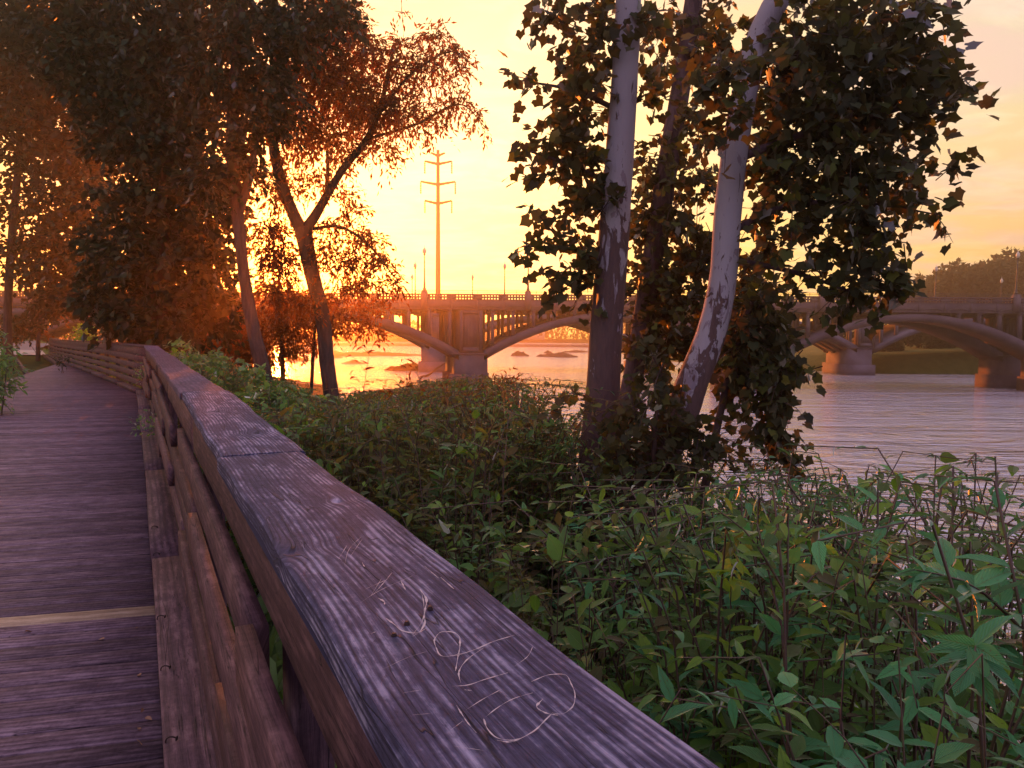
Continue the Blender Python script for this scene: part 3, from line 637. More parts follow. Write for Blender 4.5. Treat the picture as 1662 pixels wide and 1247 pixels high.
# ------------------------------------------------------------------ bridges
def bridge(Y0, depth, ribs, xs, spacing, nmin, nmax, ztop, zsoff, name, label, colr, parap=True, shear=-.22):
    root = empty(name, (xs, Y0, 0), label=label, cat='bridge')
    def bp(mb, nm, m=None):
        o = mb.build(nm, m or colr, root); o.matrix_parent_inverse = Matrix.Translation((-xs, -Y0, 0)); return o
    X0 = xs+spacing*(nmin-.0); X1 = xs+spacing*nmax
    def sh(x, y): return x+shear*(y-Y0)
    KX = .0215*(30.2/spacing)**2; zc = zsoff-.12; ring = .76
    d = MB(); d.box(((X0+X1)/2, Y0+depth/2+.25, zsoff+.22), (X1-X0, depth-.5, .40))
    yb = np.arange(X0+1, X1, 2.66)
    for x in yb: d.box((x, Y0+depth/2, zsoff-.16), (.28, depth-1.6, .36))
    bp(d, 'deck_slab')
    for yy in (Y0, Y0+depth):
        s = 1 if yy == Y0 else -1
        b = MB(); yc = yy+.15*s
        h0 = zsoff+.02; hA = ztop-.56; hB = ztop-.15
        b.box(((X0+X1)/2, yc, (h0+hA)/2), (X1-X0, .30, hA-h0))
        b.box(((X0+X1)/2, yc, ztop-.07), (X1-X0, .40, .14)); b.box(((X0+X1)/2, yc-.06*s, hA-.03), (X1-X0, .34, .05)); b.box(((X0+X1)/2, yc-.04*s, h0+.06), (X1-X0, .36, .08))
        x = X0; pw = 2.66
        if yy == Y0 or parap:
            b.box(((X0+X1)/2, yc, (hA+hB)/2), (X1-X0, .16, .14))
            npan = int((X1-X0)/pw)
            for i in range(npan):
                x0 = X0+i*pw; b.box((x0, yc, (hA+hB)/2), (.86, .22, hB-hA))
                for k in range(7): b.box((x0+.43+.30*k-.0, yc, (hA+hB)/2), (.165, .15, hB-hA))
                b.box((x0, yc-.03*s, (h0+hA)/2), (.26, .34, hA-h0-.02))
        bp(b, 'parapet')
        if yy == Y0:
            t = MB(); i = 0; x = X0
            while x < X1-pw:
                an = np.linspace(0, np.pi, 11); P = np.c_[x+pw/2-np.cos(an)*pw*.40, np.full(11, yc-.17*s), h0+.09+np.sin(an)*.30]
                t.tube(P, .045, 5, False); x += pw
            bp(t, 'scalloped_moulding')
        hr = MB()
        for z in (.17, .33): hr.tube([[X0, yc, ztop+z], [(X0+X1)/2, yc, ztop+z], [X1, yc, ztop+z]], .022, 5)
        for x in np.arange(X0+1.2, X1, 2.0): hr.tube([[x, yc, ztop-.02], [x, yc, ztop+.34]], .022, 5)
        bp(hr, 'handrail', M['metal'])
    for k in range(nmin, nmax+1):
        xp = xs+spacing*k; pw = 3.3
        for (y0, y1) in ribs:
            # pier
            zs = zc-KX*(spacing/2-pw/2)**2
            p = MB(); yc = (y0+y1)/2; xc = sh(xp, yc)
            p.prism([[[sh(xp, y0)*0+xp-pw/2, zs-.55], [xp-pw/2, WATERZ-1.5]], [[xp+pw/2, zs-.55], [xp+pw/2, WATERZ-1.5]]], y0-.0, y1, shear) if Y0 == 76 else p.box((xc, yc, (zs-.55+WATERZ-1.5)/2), (pw, y1-y0, zs-.55-WATERZ+1.5))
            p.box((xc, yc, zs-.52), (pw+.24, y1-y0+.16, .16)); p.box((xc, yc, WATERZ+.35), (pw+.7, y1-y0+.9, 2.2))
            q = 2.35; p.box((sh(xp, y0+.3), y0+.62, (zsoff+zs)/2-.2), (q, 1.1, zsoff-zs+.4)); p.box((sh(xp, y1), y1-.62, (zsoff+zs)/2-.2), (q, 1.1, zsoff-zs+.4))
            for dx in (-q/2+.16, q/2-.16): p.box((sh(xp, y0+.3)+dx, y0+.02, (zsoff+zs)/2-.1), (.34, .22, zsoff-zs))
            p.box((sh(xp, y0+.3), y0+.03, zs-.1), (q-.7, .14, .5)); p.box((sh(xp, y0+.3), y0+.03, zsoff-.25), (q-.7, .14, .4))
            for dx in np.arange(-.6, .61, .3): p.box((sh(xp, y0+.3)+dx, y0+.06, (zsoff+zs)/2-.1), (.07, .1, zsoff-zs-1))
            bp(p, 'pier')
        if k == nmax: continue
        for (y0, y1) in ribs:
            a = MB(); L = spacing/2-pw/2+.35; xx = np.linspace(-L, L, 33); cx = xp+spacing/2
            zt = zc-KX*xx**2; zb = zt-ring-.10*(np.abs(xx)/L)**2*2
            V = []; 
            for y in (y0, y1):
                for zz_ in (zt, zb): V.append(np.c_[cx+xx+shear*(y-Y0), np.full(33, y), zz_])
            n = 33; Q = []
            for i in range(n-1):
                a_, b_, c_, d_ = i, i+n, i+2*n, i+3*n
                Q += [[a_, b_, b_+1, a_+1], [c_, c_+1, d_+1, d_], [a_, a_+1, c_+1, c_], [b_, d_, d_+1, b_+1]]
            Q += [[0, 2*n, 3*n, n], [n-1, 2*n-1, 4*n-1, 3*n-1]]
            a.add(np.vstack(V), Q); 
            if (y1-y0) > 3:
                for yy in np.linspace(y0+1, y1-1, 4):   # ribs below the barrel
                    V = []
                    for y in (yy-.2, yy+.2):
                        for zz_ in (zb+.05, zb-.28): V.append(np.c_[cx+xx+shear*(y-Y0), np.full(33, y), zz_])
                    a.add(np.vstack(V), Q)
            bp(a, 'arch_rib')
            for sd in (-1, 1):
                x = pw/2+.55
                while x < spacing/2-3.2:
                    xl = -spacing/2+x if sd < 0 else spacing/2-x; zt_ = zc-KX*xl*xl
                    if zsoff-zt_ > .35:
                        for y in (y0+.25, y1-.25):
                            c = MB(); c.box((cx+xl+shear*(y-Y0), y, (zsoff+zt_)/2), (.34, .42, zsoff-zt_+.1))
                            c.box((cx+xl+shear*(y-Y0), y-.0, zsoff-.10), (.46, .54, .18)); bp(c, 'spandrel_column')
                    x += 2.1
    return root
XS = -4.18
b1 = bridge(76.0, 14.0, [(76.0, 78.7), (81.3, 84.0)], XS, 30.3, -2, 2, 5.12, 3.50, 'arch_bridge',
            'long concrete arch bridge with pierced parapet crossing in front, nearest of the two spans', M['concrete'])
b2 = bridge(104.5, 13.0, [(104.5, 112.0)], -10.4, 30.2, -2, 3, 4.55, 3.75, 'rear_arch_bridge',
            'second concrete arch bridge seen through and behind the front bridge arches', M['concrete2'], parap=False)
# pedestals + lamps
def lamp_mesh():
    pole = MB(); pole.tube([[0, 0, 0], [0, 0, .25], [0, 0, .3], [0, 0, .8], [0, 0, .9], [0, 0, 2.2], [0, 0, 3.65]], [.17, .16, .12, .10, .075, .062, .05], 8)
    pole.tube([[0, 0, 3.6], [0, 0, 3.68], [0, 0, 3.72]], [.10, .12, .07], 8)
    ln = MB(); ln.tube([[0, 0, 3.70], [0, 0, 3.78], [0, 0, 3.98], [0, 0, 4.15], [0, 0, 4.28], [0, 0, 4.36], [0, 0, 4.58]], [.06, .15, .20, .17, .09, .03, .01], 10)
    return pole, ln
def lamp(x, y, z, label, grp=None, first=[None]):
    root = empty('street_lamp', (float(x), float(y), float(z)), label=label, cat='street lamp', group='street lamps along the bridges')
    if first[0] is None:
        pm, lm = lamp_mesh(); a = pm.build('pole', M['metal'], root); b = lm.build('globe', M['frost'], root, smooth=True); first[0] = (a, b)
    else:
        for o in first[0]: c = o.copy(); scene.collection.objects.link(c); c.parent = root
ped = MB()
rows = [(76.15, 689, 'tall street lamp on the front parapet just left of the steel pole'), (76.15, 857, 'tall street lamp on the front parapet below the hanging sycamore twig'),
        (76.15, 1335, 'street lamp on the front parapet half hidden by sycamore leaves'), (76.15, 1649, 'street lamp against the wooded hill at the bridge end, topmost globe'),
        (89.8, 674, 'mid-sized street lamp, middle one of the trio left of the steel pole'), (89.8, 819, 'street lamp on the rear parapet left of the twig-covered lamp'),
        (89.8, 1255, 'street lamp on the rear parapet seen in the gap right of the leaning trunk'), (89.8, 1518, 'street lamp standing out against the sky left of the wooded hill'),
        (104.65, 669, 'smallest and farthest street lamp of the trio left of the steel pole'), (104.65, 767, 'small far street lamp alone between the steel pole and a nearer lamp'),
        (104.65, 1625, 'small street lamp with glowing globe in front of the hill trees')]
for Y, px, lab in rows:
    p = at(px, 470, Y); zt = 5.12 if Y < 100 else 4.55+.25
    if Y < 80:
        ped = MB(); ped.box((p[0], 76.05, 4.45), (.62, .62, 1.75)); ped.box((p[0], 76.05, 5.36), (.50, .5, .16))
        o = ped.build('lamp_pedestal', M['concrete'], b1); o.matrix_parent_inverse = Matrix.Translation((-XS, -76.0, 0)); zt = 5.44
    lamp(p[0], Y, zt-.02, lab)

# ------------------------------------------------------------------ transmission pole, buildings
pb = at(711, 475, 125); py_ = 125.
sc_ = py_/F; top = CAMZ+(537-252)*sc_*.995; tp = empty('transmission_pole', (float(pb[0]), py_, -3.2), label='tall rust-brown steel power pole with four pairs of arms behind the bridge', cat='power pole')
m_ = MB(); m_.tube([[0, 0, 0], [0, 0, 12], [0, 0, 22], [0, 0, top+3.2]], [.48, .43, .34, .26], 10); m_.build('shaft', M['polemetal'], tp)
for yy, xl, xr, ins in ((256, 700, 722, 0), (269, 690, 733, 1), (301, 683.5, 738.5, 1), (331, 690, 733, 1)):
    z = CAMZ+(534-yy)*sc_+3.2
    for xe in (xl, xr):
        dx = (xe-711)*sc_; m_ = MB(); m_.tube([[0, 0, z-.35], [dx*.5, 0, z-.1], [dx, 0, z+.15]], [.24, .19, .15], 6)
        arm = m_.build('arm', M['polemetal'], tp)
        if ins:
            m_ = MB(); zs = [z+.1-.18*i for i in range(12)]
            m_.tube([[dx, 0, q_] for q_ in zs], [.08 if i % 2 else .15 for i in range(12)], 6); m_.build('insulator', M['metal'], arm)
def building(x0, x1, Y, zb, zt, label, nwin):
    r = empty('warehouse', ((x0+x1)/2, Y, zb), label=label, cat='building')
    W_ = x1-x0; h = zt-zb; m_ = MB(); m_.box((0, 6, h/2), (W_, 12, h)); m_.build('wall', M['bldg'], r)
    m_ = MB(); m_.box((0, 6, h+.15), (W_+.8, 12.8, .3)); m_.build('roof', M['bldgroof'], r)
    for i in range(nwin):
        m_ = MB(); m_.box((-W_/2+W_*(i+.5)/nwin, -.03, h*.55), (W_/nwin*.45, .12, h*.3)); m_.build('window', M['glass'], r)
building(*[float(at(p_, 540, 310)[0]) for p_ in (690, 734)], 310, -3.5, 1.9, 'long pale low warehouse on the far bank seen under the left arch', 5)
building(*[float(at(p_, 540, 300)[0]) for p_ in (846, 884)], 300, -3.0, 2.4, 'small white building on the far bank seen under the right arch', 3)
building(*[float(at(p_, 540, 320)[0]) for p_ in (560, 640)], 320, -3.0, 1.5, 'pale building on the far bank behind the forked tree', 6)

# waterfall over a ledge on the right
p = at(1318, 577, 150); fl = MB()
xs_ = np.linspace(-3.6, 3.4, 40); rows_ = []
for k, zz_ in enumerate(np.linspace(1.5, -.1, 8)): rows_.append(np.c_[xs_, np.full(40, -.25*k*.6)+.06*np.sin(xs_*7+k), np.full(40, zz_)])
V = np.stack(rows_, 0).reshape(-1, 3); i = np.arange(320).reshape(8, 40)
fl.add(V, np.stack([i[:-1, :-1], i[:-1, 1:], i[1:, 1:], i[1:, :-1]], -1).reshape(-1, 4))
wf = empty('waterfall_ledge', (float(p[0]), 150, WATERZ), label='short ledge with white water falling over it beyond the right arch', cat='weir')
fl.build('falling_water', M['fall'], wf, smooth=True); m_ = MB(); m_.box((0, .9, .65), (8.2, 1.5, 1.5)); m_.build('ledge', M['concrete2'], wf)

# rocks and bars in the river
def rock(cx, cy, rx, ry, h, m, seed):
    r_ = np.random.default_rng(seed); nu, nv = 28, 9; V = []
    ph = r_.uniform(0, 6.28, 6); 
    for j in range(nv):
        f = j/(nv-1)
        for i in range(nu):
            a_ = 2*math.pi*i/nu; rr = (1-f**1.6)*(1+.22*math.sin(2*a_+ph[0])+.16*math.sin(3*a_+ph[1])+.12*math.sin(7*a_+ph[2]))
            V.append([cx+rx*rr*math.cos(a_), cy+ry*rr*math.sin(a_), WATERZ-.3+(h+.3)*f**.6*(1+.2*r_.normal()*(f > .2))])
    Q = [[j*nu+i, j*nu+(i+1) % nu, (j+1)*nu+(i+1) % nu, (j+1)*nu+i] for j in range(nv-1) for i in range(nu)]
    b_ = MB(); b_.add(V, Q); return b_
rk = [(575, 590, 26, .25, 'bar', 'thin grassy bar left of centre below the forked tree'), (545, 581, 14, .25, 'bar', 'tiny grassy bar farthest up the glowing water'),
      (668, 601, 40, .6, 'bar', 'long dark grassy bar reaching the rear pier foot'), (600, 577, 75, .5, 'bar', 'broad low island lying across the river under the left arch'), (520, 573, 40, .5, 'bar', 'low dark island between the trunks at left'), (484, 586, 24, .4, 'bar', 'short bar at the left edge of the glowing water'),
      (842, 578, 14, .7, 'rock', 'pointed brown rock just right of the near pier'), (907, 579.5, 36, .6, 'rock', 'wide low brown rock shelf left of the big trunk'), (889, 573.5, 6, .4, 'rock', 'smallest rock above the wide shelf'),
      (935, 572, 28, .35, 'rock', 'flat long rock just below the far weir'), (886, 622, 6, .12, 'rock', 'tiny rock breaking the near golden water'), (1352, 594, 17, .5, 'rock', 'dark flat rock left of the orange-lit pier foot'),
      (1335, 590, 6, .4, 'rock', 'small rock in the pale water below the waterfall')]
for i, (px, py, wpx, h, kd, lab) in enumerate(rk):
    p = atz(px, py, WATERZ); Yd = p[1]; b_ = rock(p[0], p[1], wpx/F*Yd, min(wpx/F*Yd*.6, (3.2 if py > 585 else 9)), h*1.35, None, i)
    o = b_.build('gravel_bar' if kd == 'bar' else 'river_rock', M['bartop'] if kd == 'bar' else M['rock'], loc=(p[0], p[1], WATERZ), smooth=True); tag(o, lab, 'island' if kd == 'bar' else 'rock', 'low bars and rocks in the river')
a_ = atz(692, 611, WATERZ+.1); b_ = at(727, 587, a_[1]+1.5); m_ = MB(); m_.tube(spline([a_-[1, 0, .3], a_, (a_+b_)/2+[0, 0, .1], b_], 10), [.17]*4+[.14]*3+[.1]*3, 7)
tag(m_.build('driftwood_log', M['bark']), 'bare dark log leaning against the near pier foot', 'log')
# small bird
p = at(636, 307, 60); m_ = MB(); m_.tube([[p[0]-.12, 60, p[2]], [p[0], 60, p[2]+.01], [p[0]+.14, 60, p[2]+.01]], [.02, .045, .01], 6)
m_.add([[p[0]-.03, 60, p[2]], [p[0]+.05, 60, p[2]], [p[0]-.02, 59.7, p[2]+.14], [p[0]-.02, 60.3, p[2]+.12]], T=[[0, 1, 2], [0, 1, 3]])
tag(m_.build('bird', M['metal']), 'tiny dark bird flying in the sky left of the steel pole', 'bird')

# ------------------------------------------------------------------ trees
def trunk_from(pxs, rad_px, Y, mb, dY=0.0, extra_base=None, n=40, k=14, noise=.05, rs=1.0):
    P = [at(x, y, Y+dY*(i/(len(pxs)-1))) for i, (x, y) in enumerate(pxs)]
    r = np.array(rad_px)/F*Y*rs
    S_ = spline(P, n); rr = np.interp(np.linspace(0, 1, n), np.linspace(0, 1, len(r)), r)
    mb.tube(S_, rr, k, noise=noise); return S_
def blob_leaves(blobs, Y, thick, size, tpl, dens, droop=.3, twig=.45, per=7, clump=True, ysh=None):
    """blobs (px,py,rx,ry[,k]) -> leaves on short twigs inside ellipsoids at depth Y"""
    PP = []; DD = []; TW = []
    for b in blobs:
        px, py, rx, ry = b[:4]; kd = b[4] if len(b) > 4 else 1.0; yy = Y+(b[5] if len(b) > 5 else 0)
        c = at(px, py, yy); ex = rx/F*yy; ez = ry/F*yy; ey = min(thick, (ex+ez)*.75)
        area = math.pi*ex*ez; nt = max(2, int(area*dens*kd/(size*size)/per))
        u = rng.normal(0, 1, (nt, 3)); u /= np.linalg.norm(u, axis=1)[:, None]; rr = rng.uniform(0, 1, nt)**.42
        st = c+u*rr[:, None]*[ex, ey, ez]*.88
        d = u*[1, .8, .7]+rng.normal(0, .45, (nt, 3)); d[:, 2] -= droop; d /= np.linalg.norm(d, axis=1)[:, None]
        L = twig*rng.uniform(.5, 1.2, nt)
        for j in range(per):
            f = (j+.5)/per; p = st+d*(L*(f-.35))[:, None]; p[:, 2] -= .25*L*f*f
            ld_ = d+rng.normal(0, .75, (nt, 3)); ld_[:, 2] -= droop*.8
            PP.append(p+rng.normal(0, size*.18, (nt, 3))); DD.append(ld_)
        TW.append((st, d, L))
    return np.vstack(PP), np.vstack(DD), TW
def twigs_mesh(TW, r, frac=.5):
    mb = MB()
    for st, d, L in TW:
        for i in range(len(st)):
            if random.random() > frac: continue
            a = st[i]-d[i]*L[i]*.5; b = st[i]+d[i]*L[i]*.2; c = st[i]+d[i]*L[i]*.65; c = c-np.array([0, 0, .15*L[i]])
            mb.tube([a, b, c], [r, r*.7, r*.3], 4, False)
    return mb
DK = {'maple': 5.0, 'slim': 8.5, 'diamond': 6.5}
def tree(name, label, cat, Y, trunk_specs, bark, blobs, leafm, thick, size, tpl, dens, droop=.3, twig=.45, per=7, limbs=(), svar=.25, group=None, twigr=.006, flop=.7, k=14):
    p0 = trunk_specs[0][0][0] if trunk_specs else blobs[0][:2]
    base = at(*p0, Y); base[2] = float(land(base[0], base[1])); root = empty(name, tuple(float(q) for q in base), label=label, cat=cat, group=group)
    inv = Matrix.Translation(tuple(-float(q) for q in base))
    if trunk_specs:
        mb = MB()
        for si, sp_ in enumerate(trunk_specs):
            pts = list(sp_[0]); rad = list(sp_[1])
            if si == 0:
                P = [at(x, y, Y) for x, y in pts]; gz = float(land(P[0][0], P[0][1]))
                if P[0][2] > gz-.1:
                    d = P[0]-P[1]; d = d/abs(d[2]) if abs(d[2]) > 1e-3 else np.array([0, 0, -1.]); dz = P[0][2]-gz+.25
                    b = P[0]+np.array([d[0]*dz*.4, 0, -dz]); P = [b]+P; rad = [rad[0]*1.25]+rad
                S_ = spline(P, 46); L_ = np.linspace(0, 1, len(rad)); cum = np.r_[0, np.cumsum(np.linalg.norm(np.diff(np.array(P), axis=0), axis=1))]
                rr = np.interp(np.linspace(0, 1, 46), cum/cum[-1], np.array(rad)/F*Y); mb.tube(S_, rr, k, noise=.05)
            else: trunk_from(pts, rad, Y, mb, k=k)
        o = mb.build('trunk', bark, root, smooth=True); o.matrix_parent_inverse = inv
    P, D, TW = blob_leaves(blobs, Y, thick, size, tpl, dens*DK[tpl], droop, twig, per)
    V, T = place(tpl, P, D, size*rng.uniform(1-svar, 1+svar, len(P)), flop=flop)
    for pts, r in limbs:
        mb = MB(); trunk_from(pts, r, Y, mb, n=18, k=7, noise=.03); o = mb.build('limb', M['sycC'] if cat == 'tree' and 'maple' == tpl else bark, root, smooth=True); o.matrix_parent_inverse = inv
    o = crown_mesh('crown', V, T, leafm, twigs_mesh(TW, twigr, .35) if twigr else None, M['bark'], root); o.matrix_parent_inverse = inv
    return root
# sycamores
M['sycA'] = sycamore_mat('sycamore_bark', 1.5, 3.5); M['sycB'] = sycamore_mat('mottled_sycamore_bark', .3, 2.6); M['sycC'] = bark_mat('brown_sycamore_bark', (.06, .038, .04), (.17, .11, .11), 9)
MASK = []
Y1 = 8.0
tree('sycamore_tree', 'straight pale sycamore trunk nearest the glowing bridge, peeling brown lower down', 'tree', Y1,
     [([(972, 760), (975, 690), (980, 620), (985, 520), (995, 400), (1005, 250), (1014, 120), (1020, 0), (1024, -160), (1028, -330)], [35, 30, 27.5, 26.5, 25, 22.5, 21, 20, 18, 16])], M['sycA'],
     [(905, 15, 40, 28), (925, 55, 18, 26), (965, 30, 30, 40), (955, 85, 35, 35), (920, 118, 38, 16), (868, 133, 36, 11), (838, 130, 12, 6), (950, 140, 38, 30), (945, 190, 42, 35), (890, 245, 42, 24), (848, 240, 14, 12),
      (930, 235, 40, 35), (895, 282, 26, 16), (950, 285, 38, 35), (955, 335, 40, 38), (905, 345, 30, 15), (880, 362, 12, 8, .7), (900, 396, 44, 14), (850, 400, 20, 10), (940, 395, 30, 30), (925, 435, 30, 22), (950, 455, 28, 22), (905, 460, 12, 8, .7),
      (960, 500, 14, 22, .5), (1045, 60, 22, 50), (1050, 150, 18, 40)], M['syc'], .7, .155, 'maple', 2.3, limbs=[([(995, 300), (930, 270), (860, 245)], [5, 3, 1]), ([(990, 430), (930, 405), (850, 400)], [5, 3, 1]), ([(1005, 180), (940, 150), (840, 130)], [5, 3, 1])])
tree('sycamore_tree', 'leaning white mottled sycamore trunk curving right towards its top', 'tree', 7.4,
     [([(1070, 740), (1098, 690), (1128, 610), (1155, 540), (1173, 455), (1180, 350), (1193, 240), (1213, 130), (1232, 60), (1262, 0), (1310, -70), (1360, -160)], [33, 28, 25.5, 23.5, 22, 21, 20.5, 19.5, 19, 19, 17, 15])], M['sycB'],
     [(1180, 130, 50, 45, 1, -.6), (1185, 200, 40, 30, .9, -.5), (1165, 90, 40, 40, 1, .5), (1300, 70, 65, 75), (1390, 40, 75, 60), (1480, 45, 55, 50), (1500, 12, 24, 24), (1460, 120, 65, 55), (1520, 145, 40, 24), (1560, 130, 26, 14), (1380, 140, 75, 65),
      (1300, 180, 65, 60), (1440, 200, 65, 50), (1350, 250, 70, 55), (1430, 275, 60, 40), (1500, 272, 45, 22), (1540, 270, 20, 12), (1270, 270, 50, 50), (1470, 325, 45, 28), (1510, 350, 20, 12), (1380, 340, 60, 45), (1290, 350, 50, 50, .8),
      (1400, 410, 60, 45), (1440, 440, 32, 28), (1340, 400, 35, 35, .7), (1395, 470, 50, 26), (1250, 400, 30, 40, .7), (1235, 330, 25, 40, .8), (1290, 470, 55, 14, .8), (1340, 462, 30, 12, .8), (1440, 485, 20, 14),
      (1230, 70, 25, 40, .6, .6), (1230, 230, 30, 60, .9, .6), (1260, 130, 30, 60, 1, .6)], M['syc'], .8, .15, 'maple', 2.5,
     limbs=[([(1190, 260), (1300, 220), (1450, 180), (1570, 130)], [8, 6, 4, 1]), ([(1182, 380), (1260, 340), (1400, 330), (1530, 350)], [6, 5, 3, 1]), ([(1178, 420), (1280, 440), (1400, 480)], [5, 4, 1.5])])
tree('sycamore_tree', 'brown shaded sycamore trunk standing behind and between the two pale trunks', 'tree', 10.5,
     [([(1000, 720), (1022, 640), (1040, 540), (1056, 440), (1072, 340), (1088, 240), (1104, 150), (1118, 60), (1126, 0), (1140, -120)], [20, 17, 16, 17, 17, 16, 15, 15, 14, 12])], M['sycC'],
     [(1080, 40, 45, 40, .6), (1140, 60, 40, 60, .9), (1070, 120, 25, 40, .5), (1120, 200, 45, 45, .8), (1060, 260, 35, 60, .8), (1130, 290, 40, 45, .7), (1090, 370, 60, 50, .75), (1050, 350, 30, 50, .9), (1120, 450, 60, 50), (1055, 450, 40, 50),
      (1090, 520, 70, 45), (1060, 560, 45, 40), (1140, 540, 50, 40, .8), (1150, 400, 40, 40, .6), (1210, 470, 45, 40), (1220, 420, 30, 30, .7)], M['syc'], 1.1, .15, 'maple', 2.3)
tree('sycamore_sapling', 'dark drooping sycamore bough hanging down over the water right of the leaning trunk', 'tree', 7.9,
     [([(1150, 760), (1165, 690), (1185, 600), (1205, 530), (1225, 480)], [7, 6, 5, 5, 3])], M['bark'],
     [(1215, 505, 55, 35), (1240, 550, 55, 40), (1190, 560, 35, 40, .8), (1235, 600, 48, 42), (1250, 650, 38, 42), (1258, 700, 32, 36), (1268, 740, 24, 20), (1290, 590, 30, 14), (1318, 602, 22, 8, .8), (1200, 630, 30, 30, .6), (1225, 700, 16, 20, .5), (1290, 720, 14, 14, .6)],
     M['syc'], .6, .135, 'maple', 3.0, droop=.6)
tree('sycamore_sapling', 'leafy sprouts growing round the foot of the two pale trunks', 'tree', 7.0,
     [([(1060, 790), (1062, 720), (1068, 650), (1075, 590)], [5, 4, 3, 1])], M['bark'],
     [(1060, 600, 40, 32), (1085, 640, 30, 26, .7), (1040, 650, 40, 30, .9), (1070, 690, 45, 32), (1110, 715, 50, 28), (1165, 690, 26, 14, .8), (1150, 725, 36, 24), (1010, 690, 30, 24), (930, 640, 12, 14, .6), (905, 665, 26, 14, .6), (1080, 750, 70, 30), (1000, 740, 50, 30)],
     M['syc'], .6, .12, 'maple', 2.0)
# left trees
tree('leafy_tree', 'forked dark trunk with airy orange backlit crown left of the power pole', 'tree', 20.0,
     [([(545, 690), (538, 640), (530, 580), (524, 520), (508, 450), (497, 400), (491, 370)], [15, 12.5, 12, 12, 12, 13, 14]),
      ([(492, 380), (475, 345), (458, 300), (446, 250), (442, 200), (445, 140), (455, 60)], [11, 9, 8.5, 8, 7, 6, 4]),
      ([(497, 372), (512, 350), (530, 318), (560, 270), (592, 232), (612, 190), (628, 130), (640, 70)], [9, 7, 6, 5.5, 5, 4, 3, 2]), ([(530, 318), (532, 280), (530, 230)], [4, 3, 2])], M['bark'],
     [(540, 30, 60, 45, 1.2), (590, 90, 50, 45, .9), (650, 95, 45, 38, .6), (700, 62, 40, 22, .55), (735, 80, 22, 26, .5), (690, 120, 50, 30, .6), (750, 110, 18, 30, .45), (740, 165, 38, 25, .55), (775, 190, 14, 16, .5), (787, 215, 8, 12, .4), (700, 195, 35, 22, .45), (650, 185, 50, 40, .7),
      (600, 170, 50, 50, .9), (610, 240, 40, 25, .5), (560, 150, 55, 55, 1.0), (500, 110, 55, 70, 1.2), (480, 200, 50, 60, 1.0), (540, 230, 45, 45, .7), (450, 300, 25, 50, .8), (510, 290, 30, 30, .55), (560, 320, 25, 25, .45), (575, 345, 25, 14, .5),
      (545, 370, 40, 14, .7), (585, 390, 40, 20, .75), (620, 425, 28, 24, .7), (640, 455, 18, 18, .7), (570, 430, 35, 24, .75), (530, 410, 30, 28, .6), (595, 465, 40, 14, .7), (560, 470, 40, 12, .7), (440, 380, 35, 40, .7), (455, 430, 40, 40, .8), (450, 480, 50, 25, .9), (510, 490, 50, 20, .8), (650, 20, 8, 10, .4)],
     M['light'], 1.6, .16, 'slim', 2.6, droop=.5, twig=.75, per=10, limbs=[([(505, 372), (550, 368), (600, 400), (640, 450)], [3, 2.5, 2, 1]), ([(615, 185), (680, 110), (740, 85), (770, 110)], [3, 2, 1.5, .7]), ([(600, 225), (680, 200), (750, 170), (790, 210)], [2.5, 2, 1.3, .6])], twigr=.008)
tree('leafy_tree', 'slim dark trunk leaning left in front of the orange sun glow', 'tree', 17.5,
     [([(432, 640), (424, 590), (412, 540), (403, 490), (394, 430), (388, 370), (380, 300), (378, 200), (385, 90), (390, -20)], [16, 12, 11, 10, 9, 9, 10, 10, 9, 8]), ([(386, 350), (402, 300), (415, 230), (425, 150)], [7, 6, 5, 4])], M['bark'],
     [(420, 30, 90, 60), (400, 110, 80, 60), (440, 160, 60, 50), (390, 200, 60, 60), (360, 290, 50, 50), (480, 40, 60, 60), (400, 260, 30, 40, .7), (550, 20, 50, 40), (340, 120, 60, 60)], M['dense'], 2.2, .20, 'diamond', 2.0, droop=.4, twig=.6, per=9)
tree('leafy_tree', 'huge dense dark tree with foliage down to the ground beyond the railing corner', 'tree', 22.0,
     [([(250, 600), (255, 540), (262, 440), (268, 330), (270, 200), (272, 60)], [16, 14, 13, 12, 10, 7])], M['bark'],
     [(230, 40, 120, 80), (330, 30, 90, 60), (140, 60, 90, 70), (180, 130, 90, 70), (270, 130, 100, 80), (210, 220, 80, 70), (290, 240, 90, 80), (250, 330, 100, 70), (330, 330, 70, 80), (200, 400, 70, 60), (270, 420, 100, 70), (340, 430, 55, 60),
      (200, 470, 70, 50), (280, 500, 100, 45), (350, 500, 50, 40), (210, 525, 60, 25), (160, 480, 40, 40), (310, 535, 90, 22)], M['dense'], 3.2, .26, 'diamond', 2.6, droop=.4, twig=.7, per=9)
tree('leafy_tree', 'tall broad tree at the far left with orange sky glinting through it', 'tree', 36.0,
     [([(14, 580), (12, 540), (14, 470), (20, 380), (30, 260), (36, 120), (40, 0)], [7, 6, 6, 6, 5, 4, 3])], M['bark'],
     [(20, 40, 80, 70), (80, 30, 80, 70), (150, 20, 60, 50), (40, 130, 70, 60), (120, 130, 70, 60), (20, 200, 55, 50), (90, 210, 70, 50), (60, 270, 55, 40, .8), (130, 270, 55, 60), (10, 290, 25, 25, .5), (30, 340, 35, 30, .6), (100, 340, 55, 50), (120, 400, 50, 50), (60, 400, 45, 45, .8), (15, 405, 25, 30, .6),
      (40, 450, 35, 22, .45), (90, 445, 50, 30, .8), (130, 470, 40, 35), (85, 490, 26, 22, .8), (20, 440, 20, 14, .4), (180, 80, 50, 60), (170, 200, 45, 60), (165, 330, 40, 60), (150, 440, 40, 50), (-20, 100, 50, 80)], M['dense'], 4.0, .34, 'diamond', 2.5, droop=.3, twig=.9, per=9, twigr=.012)
